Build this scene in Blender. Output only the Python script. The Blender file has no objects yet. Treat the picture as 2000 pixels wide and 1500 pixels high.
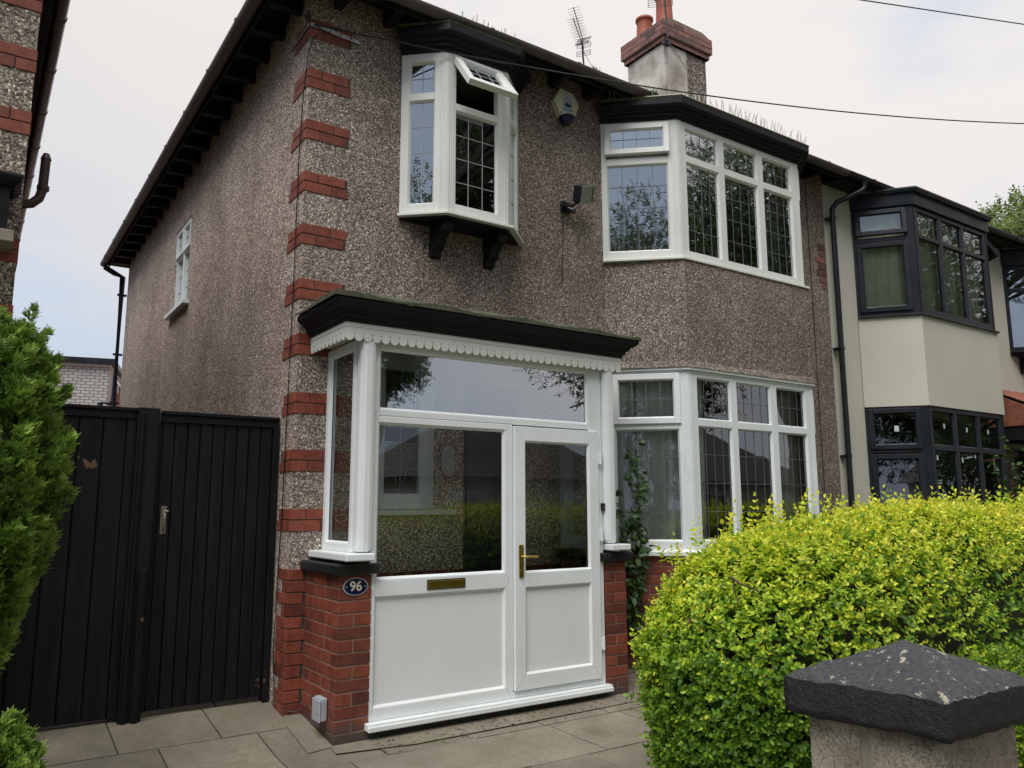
import bpy, bmesh, math, random
import numpy as np
from mathutils import Vector, Matrix
random.seed(7); rng = np.random.default_rng(11)
S = bpy.context.scene
COL = S.collection
PI = math.pi

# ------------------------------------------------------------------ materials
def newmat(name):
    m = bpy.data.materials.new(name); m.use_nodes = True
    nt = m.node_tree; nt.nodes.clear()
    return m, nt
def N(nt, t, **kw):
    n = nt.nodes.new(t)
    for k, v in kw.items():
        if k.startswith('i_'):
            key = k[2:]
            key = int(key) if key.isdigit() else key.replace('_', ' ')
            n.inputs[key].default_value = v
        else: setattr(n, k, v)
    return n
def L(nt, a, ao, b, bi): nt.links.new(a.outputs[ao], b.inputs[bi])
def ramp(nt, stops, interp='LINEAR'):
    r = nt.nodes.new('ShaderNodeValToRGB'); cr = r.color_ramp; cr.interpolation = interp
    while len(cr.elements) < len(stops): cr.elements.new(.5)
    for e, (p, c) in zip(cr.elements, stops):
        e.position = p; e.color = (*c, 1) if len(c) == 3 else c
    return r
def mixrgb(nt, fac, a, b, mode='MIX'):
    """a, b: (node, out) or colour; fac: (node,out) or float"""
    n = nt.nodes.new('ShaderNodeMix'); n.data_type = 'RGBA'; n.blend_type = mode
    for v, idx in ((fac, 0), (a, 6), (b, 7)):
        if isinstance(v, tuple) and hasattr(v[0], 'outputs'): nt.links.new(v[0].outputs[v[1]], n.inputs[idx])
        elif idx == 0: n.inputs[0].default_value = v
        else: n.inputs[idx].default_value = (*v, 1)
    return (n, 2)
def finish(m, nt, col, rough=.6, bump=None, bstr=.3, bdist=.01, spec=.5, metal=0, roughsrc=None, coat=0):
    p = N(nt, 'ShaderNodeBsdfPrincipled'); o = N(nt, 'ShaderNodeOutputMaterial')
    if isinstance(col, tuple) and hasattr(col[0], 'outputs'): nt.links.new(col[0].outputs[col[1]], p.inputs['Base Color'])
    else: p.inputs['Base Color'].default_value = (*col, 1)
    p.inputs['Roughness'].default_value = rough; p.inputs['Specular IOR Level'].default_value = spec
    p.inputs['Metallic'].default_value = metal; p.inputs['Coat Weight'].default_value = coat
    if roughsrc: nt.links.new(roughsrc[0].outputs[roughsrc[1]], p.inputs['Roughness'])
    if bump:
        b = N(nt, 'ShaderNodeBump', i_Strength=bstr, i_Distance=bdist)
        nt.links.new(bump[0].outputs[bump[1]], b.inputs['Height']); nt.links.new(b.outputs[0], p.inputs['Normal'])
    nt.links.new(p.outputs[0], o.inputs[0]); return p
def coords(nt, scale=(1, 1, 1)):
    t = N(nt, 'ShaderNodeTexCoord'); mp = N(nt, 'ShaderNodeMapping'); mp.inputs['Scale'].default_value = scale
    g = N(nt, 'ShaderNodeNewGeometry'); L(nt, g, 'Position', mp, 0); return mp
def noise(nt, scale, detail=4, rough=.55, mp=None, sc=(1, 1, 1)):
    mp = mp or coords(nt, sc)
    n = N(nt, 'ShaderNodeTexNoise'); n.inputs['Scale'].default_value = scale; n.inputs['Detail'].default_value = detail
    n.inputs['Roughness'].default_value = rough; L(nt, mp, 0, n, 'Vector'); return n

def paint(name, c, c2=None, rough=.35, nscale=3, bump=.15, bscale=40, spec=.5, grime=.0, sc=(1, 1, 1), coat=0):
    m, nt = newmat(name)
    n = noise(nt, nscale, 5, .6, sc=sc)
    r = ramp(nt, [(.35, c), (.7, c2 or tuple(x * .85 for x in c))]); L(nt, n, 0, r, 0)
    col = (r, 0)
    if grime:
        g = noise(nt, 55, 3, .7); rr = ramp(nt, [(.62, (0, 0, 0)), (.75, (grime,) * 3)]); L(nt, g, 0, rr, 0)
        col = mixrgb(nt, (rr, 0), col, (.16, .13, .09))
    b = noise(nt, bscale, 4, .6, sc=sc)
    rf = ramp(nt, [(.3, (rough * .8,) * 3), (.7, (min(1, rough * 1.25),) * 3)]); L(nt, n, 0, rf, 0)
    finish(m, nt, col, rough, (b, 0), bump, .004, spec, roughsrc=(rf, 0), coat=coat); return m

def dash(name, stops, scale=122, quoin=False, tone=(1, 1, 1)):
    m, nt = newmat(name)
    mp = coords(nt)
    v = N(nt, 'ShaderNodeTexVoronoi'); v.inputs['Scale'].default_value = scale; L(nt, mp, 0, v, 'Vector')
    sep = N(nt, 'ShaderNodeSeparateColor'); L(nt, v, 'Color', sep, 0)
    r = ramp(nt, stops, 'LINEAR'); L(nt, sep, 0, r, 0)
    big = noise(nt, .9, 5, .6); rb = ramp(nt, [(.3, (.74, .71, .69)), (.5, (.95, .94, .93)), (.72, (1.12, 1.12, 1.12))]); L(nt, big, 0, rb, 0)
    c = mixrgb(nt, 1.0, (r, 0), (rb, 0), 'MULTIPLY')
    med = noise(nt, 3.2, 4, .6, sc=(1, 1, .75)); rm = ramp(nt, [(.35, (.86, .84, .82)), (.65, (1.08, 1.08, 1.08))]); L(nt, med, 0, rm, 0)
    c = mixrgb(nt, 1.0, c, (rm, 0), 'MULTIPLY')
    if quoin:   # paler, cleaner dash near the corner of the wall
        g = N(nt, 'ShaderNodeNewGeometry'); s = N(nt, 'ShaderNodeSeparateXYZ'); L(nt, g, 'Position', s, 0)
        wob = noise(nt, 2.2, 4, .6)
        a = N(nt, 'ShaderNodeMath', operation='MULTIPLY_ADD'); L(nt, wob, 0, a, 0); a.inputs[1].default_value = 1.1; L(nt, s, 0, a, 2)
        rq = ramp(nt, [(.0, (1, 1, 1)), (.55, (1, 1, 1)), (1.0, (0, 0, 0))])
        sc_ = N(nt, 'ShaderNodeMath', operation='MULTIPLY'); L(nt, a, 0, sc_, 0); sc_.inputs[1].default_value = .62; L(nt, sc_, 0, rq, 0)
        c2 = mixrgb(nt, 1.0, c, (1.38, 1.44, 1.42), 'MULTIPLY')
        c0 = c; c = mixrgb(nt, (rq, 0), c, c2)
        # light painted into the colour: wall inside the porch lifted to look brighter
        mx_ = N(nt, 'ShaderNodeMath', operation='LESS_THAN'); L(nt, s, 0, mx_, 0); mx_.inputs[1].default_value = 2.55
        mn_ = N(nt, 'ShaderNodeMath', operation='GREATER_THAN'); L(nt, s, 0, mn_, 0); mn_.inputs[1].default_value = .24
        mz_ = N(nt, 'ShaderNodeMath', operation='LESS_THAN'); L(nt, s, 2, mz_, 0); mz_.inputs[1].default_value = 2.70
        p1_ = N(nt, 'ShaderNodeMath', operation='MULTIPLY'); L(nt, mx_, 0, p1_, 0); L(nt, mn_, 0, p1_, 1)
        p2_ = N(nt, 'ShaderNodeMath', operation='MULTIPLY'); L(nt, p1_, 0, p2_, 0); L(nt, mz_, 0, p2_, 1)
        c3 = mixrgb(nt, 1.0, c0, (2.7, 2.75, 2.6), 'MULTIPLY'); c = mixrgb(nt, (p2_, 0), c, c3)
    c = mixrgb(nt, 1.0, c, tone, 'MULTIPLY')
    d = N(nt, 'ShaderNodeMath', operation='SUBTRACT'); d.inputs[0].default_value = 1.0; L(nt, v, 'Distance', d, 1)
    finish(m, nt, c, .8, (d, 0), .55, .006, .35); return m

def brickmat(name, c1, c2, c3, dark_below=None, sat=1):
    m, nt = newmat(name)
    g = N(nt, 'ShaderNodeNewGeometry')
    r = ramp(nt, [(0, tuple(x * 1.15 for x in c1)), (.35, c1), (.6, c2), (.85, c3), (1, tuple(x * .65 for x in c3))]); L(nt, g, 'Random Per Island', r, 0)
    n = noise(nt, 14, 5, .65); rn = ramp(nt, [(.3, (.62, .60, .60)), (.65, (1.12, 1.12, 1.12))]); L(nt, n, 0, rn, 0)
    c = mixrgb(nt, 1.0, (r, 0), (rn, 0), 'MULTIPLY')
    if dark_below is not None:
        s = N(nt, 'ShaderNodeSeparateXYZ'); L(nt, g, 'Position', s, 0)
        wob = noise(nt, 6, 3, .6); a = N(nt, 'ShaderNodeMath', operation='MULTIPLY_ADD'); L(nt, wob, 0, a, 0); a.inputs[1].default_value = .16; L(nt, s, 2, a, 2)
        mr = N(nt, 'ShaderNodeMapRange'); L(nt, a, 0, mr, 0)
        mr.inputs[1].default_value = dark_below; mr.inputs[2].default_value = dark_below + .1; mr.inputs[3].default_value = 1; mr.inputs[4].default_value = 0
        c = mixrgb(nt, (mr, 0), c, (.085, .058, .052))
    b = noise(nt, 90, 5, .7)
    finish(m, nt, c, .55, (b, 0), .35, .004, .4); return m

def glassmat(name, tint=(.82, .9, .88), base=.42, wob=.02):
    m, nt = newmat(name)
    tr = N(nt, 'ShaderNodeBsdfTransparent'); tr.inputs[0].default_value = (*tint, 1)
    gl = N(nt, 'ShaderNodeBsdfGlossy'); gl.inputs['Roughness'].default_value = .004; gl.inputs[0].default_value = (.9, .95, 1.0, 1)
    n = noise(nt, 2.3, 2, .5); b = N(nt, 'ShaderNodeBump', i_Strength=wob, i_Distance=.05); L(nt, n, 0, b, 'Height'); L(nt, b, 0, gl, 'Normal')
    f = N(nt, 'ShaderNodeFresnel'); f.inputs[0].default_value = 1.5
    mm = N(nt, 'ShaderNodeMath', operation='MULTIPLY_ADD', use_clamp=True); L(nt, f, 0, mm, 0); mm.inputs[1].default_value = 1.2; mm.inputs[2].default_value = base
    mx = N(nt, 'ShaderNodeMixShader'); L(nt, mm, 0, mx, 0); L(nt, tr, 0, mx, 1); L(nt, gl, 0, mx, 2)
    o = N(nt, 'ShaderNodeOutputMaterial'); L(nt, mx, 0, o, 0); return m

def leafmat(name, stops, attr='tint', transl=.3, rough=.45):
    m, nt = newmat(name)
    a = N(nt, 'ShaderNodeAttribute', attribute_name=attr)
    r = ramp(nt, stops); L(nt, a, 'Fac', r, 0)
    g = N(nt, 'ShaderNodeNewGeometry'); rr = ramp(nt, [(0, (.8, .8, .8)), (1, (1.15, 1.15, 1.1))]); L(nt, g, 'Random Per Island', rr, 0)
    c = mixrgb(nt, 1.0, (r, 0), (rr, 0), 'MULTIPLY')
    p = N(nt, 'ShaderNodeBsdfPrincipled'); p.inputs['Roughness'].default_value = rough; nt.links.new(c[0].outputs[c[1]], p.inputs['Base Color'])
    t = N(nt, 'ShaderNodeBsdfTranslucent'); nt.links.new(c[0].outputs[c[1]], t.inputs[0])
    mx = N(nt, 'ShaderNodeMixShader'); mx.inputs[0].default_value = transl; L(nt, p, 0, mx, 1); L(nt, t, 0, mx, 2)
    o = N(nt, 'ShaderNodeOutputMaterial'); L(nt, mx, 0, o, 0); return m

M = {}
DS = [(0, (.046, .037, .034)), (.25, (.092, .076, .069)), (.5, (.172, .143, .128)), (.75, (.262, .222, .200)), (.93, (.41, .365, .33)), (1, (.72, .68, .63))]
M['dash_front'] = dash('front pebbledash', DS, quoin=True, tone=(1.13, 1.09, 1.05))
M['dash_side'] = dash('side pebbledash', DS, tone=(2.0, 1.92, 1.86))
M['dash_left'] = dash('neighbour pebbledash', [(a, tuple(x * 1.5 for x in c)) for a, c in DS], scale=80, tone=(.95, .97, .88))
M['dash_chim'] = dash('chimney dash', DS, scale=60, tone=(1.1, 1.05, 1.0))
M['brick'] = brickmat('red brick', (.225, .060, .034), (.195, .052, .031), (.16, .047, .032), dark_below=.06)
M['brick_plain'] = brickmat('red brick high', (.25, .066, .038), (.225, .058, .035), (.19, .052, .034))
M['brick_chim'] = brickmat('weathered chimney brick', (.27, .125, .10), (.23, .105, .085), (.16, .09, .075))
M['mortar'] = paint('mortar', (.28, .20, .155), (.17, .13, .11), .9, 9, .5, 60)
M['mortar_dark'] = paint('dark mortar', (.06, .05, .045), (.04, .035, .03), .9, 9, .5, 60)
M['upvc'] = paint('white plastic', (.81, .85, .86), (.72, .755, .75), .30, 1.5, .06, 30, grime=.22)
M['upvc_old'] = paint('aged white plastic', (.78, .80, .76), (.70, .715, .67), .35, 1.7, .06, 30, grime=.15)
M['panel'] = paint('white door panel', (.80, .83, .84), (.74, .77, .78), .3, 1.2, .03, 20, grime=.06)
M['blackwood'] = paint('black painted wood', (.0075, .0075, .010), (.017, .017, .021), .5, 4, .35, 26, spec=.22, grime=.03)
M['blackboard'] = paint('black gate boards', (.0035, .0037, .0048), (.012, .012, .0145), .5, 3.5, .5, 22, sc=(6, 6, .5), spec=.2)
def boards_mat():
    m, nt = newmat('worn black boards')
    n = noise(nt, 3.5, 5, .6, sc=(6, 6, .5)); r = ramp(nt, [(.3, (.0035, .0037, .0048)), (.7, (.0115, .0118, .0145))]); L(nt, n, 0, r, 0)
    f = noise(nt, 16, 6, .75, sc=(2.2, 2.2, .35)); rf = ramp(nt, [(.675, (0, 0, 0)), (.70, (.45, .45, .45))]); L(nt, f, 0, rf, 0)
    c = mixrgb(nt, (rf, 0), (r, 0), (.20, .18, .15))
    f2 = noise(nt, 5.5, 3, .6); rf2 = ramp(nt, [(.715, (0, 0, 0)), (.73, (.8, .8, .8))]); L(nt, f2, 0, rf2, 0); c = mixrgb(nt, (rf2, 0), c, (.16, .10, .055))
    b = noise(nt, 26, 5, .7, sc=(5, 5, .6)); finish(m, nt, c, .5, (b, 0), .6, .006, .25); return m
M['blackboard'] = boards_mat()
M['soffit'] = paint('dark stained soffit', (.012, .011, .013), (.028, .025, .026), .75, 5, .4, 30, spec=.2)
M['gutter'] = paint('brown grey gutter plastic', (.075, .067, .058), (.13, .112, .095), .5, 3, .2, 30, spec=.4)
M['blackplastic'] = paint('black plastic', (.012, .013, .016), (.02, .02, .025), .3, 5, .1, 30)
M['brownplastic'] = paint('brown plastic', (.045, .025, .02), (.06, .035, .028), .3, 5, .1, 30)
M['anthracite'] = paint('anthracite frame', (.012, .015, .021), (.019, .022, .029), .42, 3, .08, 30, spec=.3)
M['cream'] = paint('smooth cream render', (.57, .555, .475), (.52, .505, .43), .85, 1.3, .25, 130)
M['whiterender'] = paint('stained white render', (.72, .67, .60), (.27, .23, .20), .85, 2.6, .5, 18)
M['lead'] = paint('leading', (.10, .105, .11), (.16, .165, .17), .5, 6, .1, 30)
M['leadlight'] = paint('pale leading', (.40, .41, .42), (.3, .31, .32), .5, 6, .1, 30)
M['moss'] = paint('mossy felt', (.085, .082, .058), (.040, .052, .020), .95, 9, .9, 35)
M['rooftile'] = paint('grey brown roof tiles', (.10, .085, .075), (.06, .05, .045), .8, 6, .6, 20)
M['redtile'] = paint('orange clay tiles', (.34, .11, .06), (.16, .06, .04), .75, 7, .6, 20)
M['pot'] = paint('terracotta', (.38, .10, .055), (.28, .075, .045), .7, 5, .3, 30)
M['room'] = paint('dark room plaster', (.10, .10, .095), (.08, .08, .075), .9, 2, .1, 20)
M['roompale'] = paint('pale ceiling', (.25, .25, .23), (.2, .2, .19), .9, 2, .1, 20)
M['curtain'] = paint('pale net curtain', (.86, .88, .84), (.74, .76, .72), .9, 3, .1, 20)
M['curtaingrey'] = paint('grey curtain', (.52, .50, .46), (.40, .38, .35), .9, 3, .1, 20)
M['blind'] = paint('green grey curtain', (.74, .76, .60), (.60, .62, .48), .9, 3, .1, 20)
M['glass'] = glassmat('window glass')
M['glass_top'] = glassmat('fanlight glass', (.97, .99, .98), .34, .012)
M['glass_low'] = glassmat('lower bay glass', (.95, .97, .96), .10, .02)
M['glass_clear'] = glassmat('porch glass', (.97, .99, .98), .045, .008)
M['glass_dark'] = glassmat('neighbour glass', (.93, .96, .92), .14, .03)
M['brass'] = None
def metal(name, c, rough=.3, n=20):
    m, nt = newmat(name); ns = noise(nt, n, 3); r = ramp(nt, [(.3, tuple(x * .75 for x in c)), (.7, c)]); L(nt, ns, 0, r, 0)
    finish(m, nt, (r, 0), rough, (ns, 0), .08, .002, metal=1); return m
M['brass'] = metal('brass', (.62, .43, .12), .3)
M['steel'] = metal('galvanised steel', (.5, .5, .48), .45)
M['rustmetal'] = metal('dull rusty metal', (.30, .27, .22), .55, 60)
M['aerial'] = metal('dark aerial metal', (.10, .10, .11), .5)
M['spike'] = paint('bleached spike plastic', (.62, .60, .50), (.5, .48, .4), .4, 5, .1, 20)
M['coping'] = paint('black coping paint', (.008, .0085, .010), (.022, .022, .024), .42, 7, .5, 30, spec=.35)
M['navy'] = paint('navy enamel', (.008, .010, .045), (.012, .014, .06), .25, 5, .05, 20)
M['pale'] = paint('pale enamel', (.60, .57, .47), (.5, .48, .4), .4, 5, .1, 20)
M['greyplastic'] = paint('grey plastic box', (.42, .45, .49), (.36, .39, .43), .35, 5, .1, 20)
M['alarmcream'] = paint('yellowed plastic', (.70, .69, .50), (.6, .59, .42), .35, 5, .1, 20)
M['alarmblue'] = paint('printed blue', (.02, .06, .22), (.02, .05, .18), .4, 5, .1, 20)
M['alarmwhite'] = paint('printed white', (.62, .67, .66), (.55, .6, .6), .4, 5, .1, 20)
M['floodglass'] = paint('dusty lamp glass', (.30, .33, .24), (.2, .22, .17), .2, 9, .1, 20)
M['doorpaint'] = paint('dark door', (.010, .016, .028), (.014, .02, .035), .3, 3, .1, 20)
M['bark'] = paint('bark', (.10, .085, .065), (.05, .042, .035), .9, 9, .9, 16, sc=(1, 1, .3))
M['twig'] = paint('twigs', (.14, .10, .07), (.07, .05, .035), .85, 9, .5, 30)
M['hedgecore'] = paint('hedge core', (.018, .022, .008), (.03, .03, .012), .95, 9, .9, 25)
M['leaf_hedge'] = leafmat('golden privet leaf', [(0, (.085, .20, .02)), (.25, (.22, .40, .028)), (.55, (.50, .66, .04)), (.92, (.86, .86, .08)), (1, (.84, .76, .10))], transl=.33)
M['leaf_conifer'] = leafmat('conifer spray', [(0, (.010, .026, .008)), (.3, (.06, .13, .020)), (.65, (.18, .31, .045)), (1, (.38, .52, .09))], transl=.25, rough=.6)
M['leaf_tree'] = leafmat('tree leaf', [(0, (.03, .06, .012)), (1, (.10, .15, .03))], transl=.3)
M['leaf_maple'] = leafmat('bright tree leaf', [(0, (.06, .12, .02)), (1, (.24, .32, .06))], transl=.3)
M['leaf_climber'] = leafmat('climber leaf', [(0, (.02, .055, .012)), (1, (.06, .13, .025))], transl=.2)
M['asphalt'] = paint('asphalt', (.05, .05, .05), (.04, .04, .04), .9, 2, .6, 150)
M['concrete'] = paint('pale concrete', (.30, .27, .21), (.2, .18, .14), .9, 4, .6, 40)
M['soil'] = paint('soil and grass', (.07, .075, .03), (.05, .045, .03), .95, 3, .8, 30)
M['bark2'] = M['bark']

def paving_mat():
    m, nt = newmat('paving slabs')
    mp = coords(nt)
    n = noise(nt, 1.7, 5, .6); r = ramp(nt, [(.3, (.150, .135, .108)), (.55, (.225, .203, .165)), (.75, (.290, .268, .225))]); L(nt, n, 0, r, 0)
    n2 = noise(nt, 45, 5, .75); r2 = ramp(nt, [(.25, (.68, .66, .62)), (.7, (1.12, 1.12, 1.1))]); L(nt, n2, 0, r2, 0)
    c = mixrgb(nt, 1, (r, 0), (r2, 0), 'MULTIPLY')
    g = N(nt, 'ShaderNodeNewGeometry'); ri = ramp(nt, [(0, (.84, .84, .82)), (1, (1.1, 1.09, 1.05))]); L(nt, g, 'Random Per Island', ri, 0)
    c = mixrgb(nt, 1, c, (ri, 0), 'MULTIPLY')
    n3 = noise(nt, 3.1, 5, .65); r3 = ramp(nt, [(.52, (0, 0, 0)), (.7, (.55, .55, .55))]); L(nt, n3, 0, r3, 0)
    c = mixrgb(nt, (r3, 0), c, (.10, .105, .045))
    finish(m, nt, c, .8, (n2, 0), .4, .005); return m
M['paving'] = paving_mat()

def pillar_mat():
    m, nt = newmat('weathered sandstone')
    n = noise(nt, 5, 8, .72); r = ramp(nt, [(.28, (.11, .092, .068)), (.45, (.28, .245, .19)), (.68, (.44, .395, .315))]); L(nt, n, 0, r, 0)
    v = N(nt, 'ShaderNodeTexVoronoi', feature='DISTANCE_TO_EDGE'); mp = coords(nt); v.inputs['Scale'].default_value = 6
    wn = noise(nt, 9, 5, .7); mx = mixrgb(nt, .30, (mp, 0), (wn, 1), 'LINEAR_LIGHT'); nt.links.new(mx[0].outputs[2], v.inputs['Vector'])
    rc = ramp(nt, [(0, (.22, .2, .18)), (.018, (1, 1, 1))]); L(nt, v, 'Distance', rc, 0)
    msk = noise(nt, 3.2, 3); rm = ramp(nt, [(.50, (0, 0, 0)), (.54, (1, 1, 1))]); L(nt, msk, 0, rm, 0)
    crack = mixrgb(nt, (rm, 0), (1, 1, 1), (rc, 0))
    c = mixrgb(nt, 1, (r, 0), crack, 'MULTIPLY')
    pit = noise(nt, 120, 5, .75); rp = ramp(nt, [(.32, (.55, .52, .5)), (.46, (1, 1, 1)), (.7, (1.12, 1.12, 1.1))]); L(nt, pit, 0, rp, 0)
    c = mixrgb(nt, 1, c, (rp, 0), 'MULTIPLY')
    hh = mixrgb(nt, 1, (rp, 0), crack, 'MULTIPLY'); hh2 = mixrgb(nt, .5, hh, (n, 0), 'MULTIPLY')
    finish(m, nt, c, .9, hh2, .8, .010); return m
M['sandstone'] = pillar_mat()
def cap_mat():
    m, nt = newmat('flaking black paint')
    n = noise(nt, 16, 6, .7); r = ramp(nt, [(.3, (.007, .0075, .009)), (.7, (.018, .0185, .022))]); L(nt, n, 0, r, 0)
    fl = noise(nt, 26, 9, .74); rf = ramp(nt, [(.60, (0, 0, 0)), (.612, (1, 1, 1))]); L(nt, fl, 0, rf, 0)
    g = N(nt, 'ShaderNodeNewGeometry'); s = N(nt, 'ShaderNodeSeparateXYZ'); L(nt, g, 'Normal', s, 0)
    up = N(nt, 'ShaderNodeMapRange'); L(nt, s, 2, up, 0); up.inputs[1].default_value = .3; up.inputs[2].default_value = .8
    mm = N(nt, 'ShaderNodeMath', operation='MULTIPLY'); L(nt, rf, 0, mm, 0); L(nt, up, 0, mm, 1)
    top_grey = mixrgb(nt, (up, 0), (r, 0), (.060, .062, .070), 'MIX')  # upward faces mixed to a lighter grey than the sides
    wn = noise(nt, 60, 5, .7); rw = ramp(nt, [(.3, (.5, .5, .5)), (.7, (1.5, 1.5, 1.5))]); L(nt, wn, 0, rw, 0)
    top_grey = mixrgb(nt, 1, top_grey, (rw, 0), 'MULTIPLY')
    c = mixrgb(nt, (mm, 0), top_grey, (.50, .46, .36))
    finish(m, nt, c, .55, (wn, 0), 1.0, .012); return m
M['cap'] = cap_mat()

# ------------------------------------------------------------------ mesh building
class MB:
    def __init__(s): s.v = []; s.f = []; s.m = []; s.sm = []
    def add(s, vs, fs, mi=0, smooth=False):
        b = len(s.v); s.v += [tuple(v) for v in vs]
        for f in fs: s.f.append(tuple(b + i for i in f)); s.m.append(mi); s.sm.append(smooth)
    def box(s, x0, x1, y0, y1, z0, z1, mi=0, T=None):
        vs = [(x, y, z) for x in (x0, x1) for y in (y0, y1) for z in (z0, z1)]
        if T: vs = [T(*v) for v in vs]
        s.add(vs, [(0, 1, 3, 2), (4, 6, 7, 5), (0, 4, 5, 1), (2, 3, 7, 6), (0, 2, 6, 4), (1, 5, 7, 3)], mi)
    def prism(s, poly, a, b, T, mi=0, smooth=False):
        """poly of (p,q) swept from a to b; T(p,q,t)->xyz"""
        n = len(poly); vs = [T(p, q, a) for p, q in poly] + [T(p, q, b) for p, q in poly]
        s.add(vs, [tuple(range(n))[::-1], tuple(range(n, 2 * n))], mi)
        s.add(vs, [(i, (i + 1) % n, n + (i + 1) % n, n + i) for i in range(n)], mi, smooth)
    def tube(s, pts, r, seg=10, mi=0, cap=True, smooth=True):
        pts = [Vector(p) for p in pts]; rs = r if isinstance(r, (list, tuple)) else [r] * len(pts)
        rings = []; up = Vector((0, 0, 1))
        for i, p in enumerate(pts):
            d = (pts[min(i + 1, len(pts) - 1)] - pts[max(i - 1, 0)]).normalized()
            a = d.cross(up)
            if a.length < 1e-3: a = d.cross(Vector((0, 1, 0)))
            a.normalize(); b = d.cross(a)
            rings.append([p + (a * math.cos(2 * PI * k / seg) + b * math.sin(2 * PI * k / seg)) * rs[i] for k in range(seg)])
        vs = [v for rg in rings for v in rg]; fs = []
        for i in range(len(pts) - 1):
            for k in range(seg):
                fs.append((i * seg + k, i * seg + (k + 1) % seg, (i + 1) * seg + (k + 1) % seg, (i + 1) * seg + k))
        s.add(vs, fs, mi, smooth)
        if cap:
            s.add(rings[0], [tuple(range(seg))], mi); s.add(rings[-1], [tuple(range(seg))[::-1]], mi)
    def lathe(s, prof, c, seg=24, mi=0, smooth=True):
        vs = [(c[0] + r * math.cos(2 * PI * k / seg), c[1] + r * math.sin(2 * PI * k / seg), c[2] + z) for r, z in prof for k in range(seg)]
        fs = [(i * seg + k, i * seg + (k + 1) % seg, (i + 1) * seg + (k + 1) % seg, (i + 1) * seg + k) for i in range(len(prof) - 1) for k in range(seg)]
        s.add(vs, fs, mi, smooth)
    def sweep(s, prof, path, mi=0, closed_prof=True, ends=True):
        """profile [(out,z)] swept along an open xy path (outward = right side going along path), mitred"""
        P = [Vector((*p, 0)) for p in path]; rows = []
        for i, p in enumerate(P):
            ds = []
            if i > 0: ds.append((P[i] - P[i - 1]).normalized())
            if i < len(P) - 1: ds.append((P[i + 1] - P[i]).normalized())
            ns = [Vector((d.y, -d.x, 0)) for d in ds]
            n = sum(ns, Vector()).normalized(); n = n / n.dot(ns[0])
            rows.append([p + n * o + Vector((0, 0, z)) for o, z in prof])
        k = len(prof); vs = [v for r in rows for v in r]; fs = []
        for i in range(len(P) - 1):
            for j in range(k if closed_prof else k - 1):
                fs.append((i * k + j, i * k + (j + 1) % k, (i + 1) * k + (j + 1) % k, (i + 1) * k + j))
        s.add(vs, fs, mi)
        if ends and closed_prof:
            s.add(rows[0], [tuple(range(k))[::-1]], mi); s.add(rows[-1], [tuple(range(k))], mi)
    def build(s, name, mats, parent=None, bevel=0, fix=True):
        me = bpy.data.meshes.new(name); me.from_pydata(s.v, [], s.f)
        mats = mats if isinstance(mats, (list, tuple)) else [mats]
        for m in mats: me.materials.append(m)
        me.polygons.foreach_set('material_index', s.m); me.polygons.foreach_set('use_smooth', s.sm)
        if fix:
            bm = bmesh.new(); bm.from_mesh(me); bmesh.ops.recalc_face_normals(bm, faces=bm.faces); bm.to_mesh(me); bm.free()
        me.update()
        o = bpy.data.objects.new(name, me); COL.objects.link(o)
        if parent:
            o.parent = parent
            w = Matrix.Identity(4); p = parent
            while p: w = Matrix.Translation(p.location) @ w; p = p.parent
            o.matrix_parent_inverse = Matrix.Identity(4)
            me.transform(w.inverted())
        if bevel:
            b = o.modifiers.new('bevel', 'BEVEL'); b.width = bevel; b.segments = 2; b.limit_method = 'ANGLE'; b.angle_limit = .7
        return o
def tag(o, label=None, cat=None, group=None, kind=None):
    if label: o['label'] = label
    if cat: o['category'] = cat
    if group: o['group'] = group
    if kind: o['kind'] = kind
    return o
def thing(name, loc, label, cat, group=None):
    o = bpy.data.objects.new(name, None); COL.objects.link(o); o.location = loc; o.empty_display_size = .1
    return tag(o, label, cat, group)
def struct(name, mb, m, **k): return tag(mb.build(name, m, **k), kind='structure')

def bigmesh(name, V, F, mats, parent=None, tint=None, fmat=None):
    """numpy verts (n,3), quads (m,4)"""
    me = bpy.data.meshes.new(name)
    if parent: V = V - np.array(parent.location)
    me.vertices.add(len(V)); me.vertices.foreach_set('co', V.astype(np.float32).ravel())
    k = F.shape[1]
    me.loops.add(F.size); me.loops.foreach_set('vertex_index', F.astype(np.int32).ravel())
    me.polygons.add(len(F)); me.polygons.foreach_set('loop_start', np.arange(0, F.size, k, dtype=np.int32))
    try: me.polygons.foreach_set('loop_total', np.full(len(F), k, dtype=np.int32))
    except Exception: pass
    for m in (mats if isinstance(mats, list) else [mats]): me.materials.append(m)
    if fmat is not None: me.polygons.foreach_set('material_index', fmat)
    if tint is not None:
        a = me.attributes.new('tint', 'FLOAT', 'POINT'); a.data.foreach_set('value', tint.astype(np.float32))
    me.update(calc_edges=True); me.validate()
    o = bpy.data.objects.new(name, me); COL.objects.link(o)
    if parent: o.parent = parent
    return o
def unit(a): return a / np.maximum(np.linalg.norm(a, axis=-1, keepdims=True), 1e-9)
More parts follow.
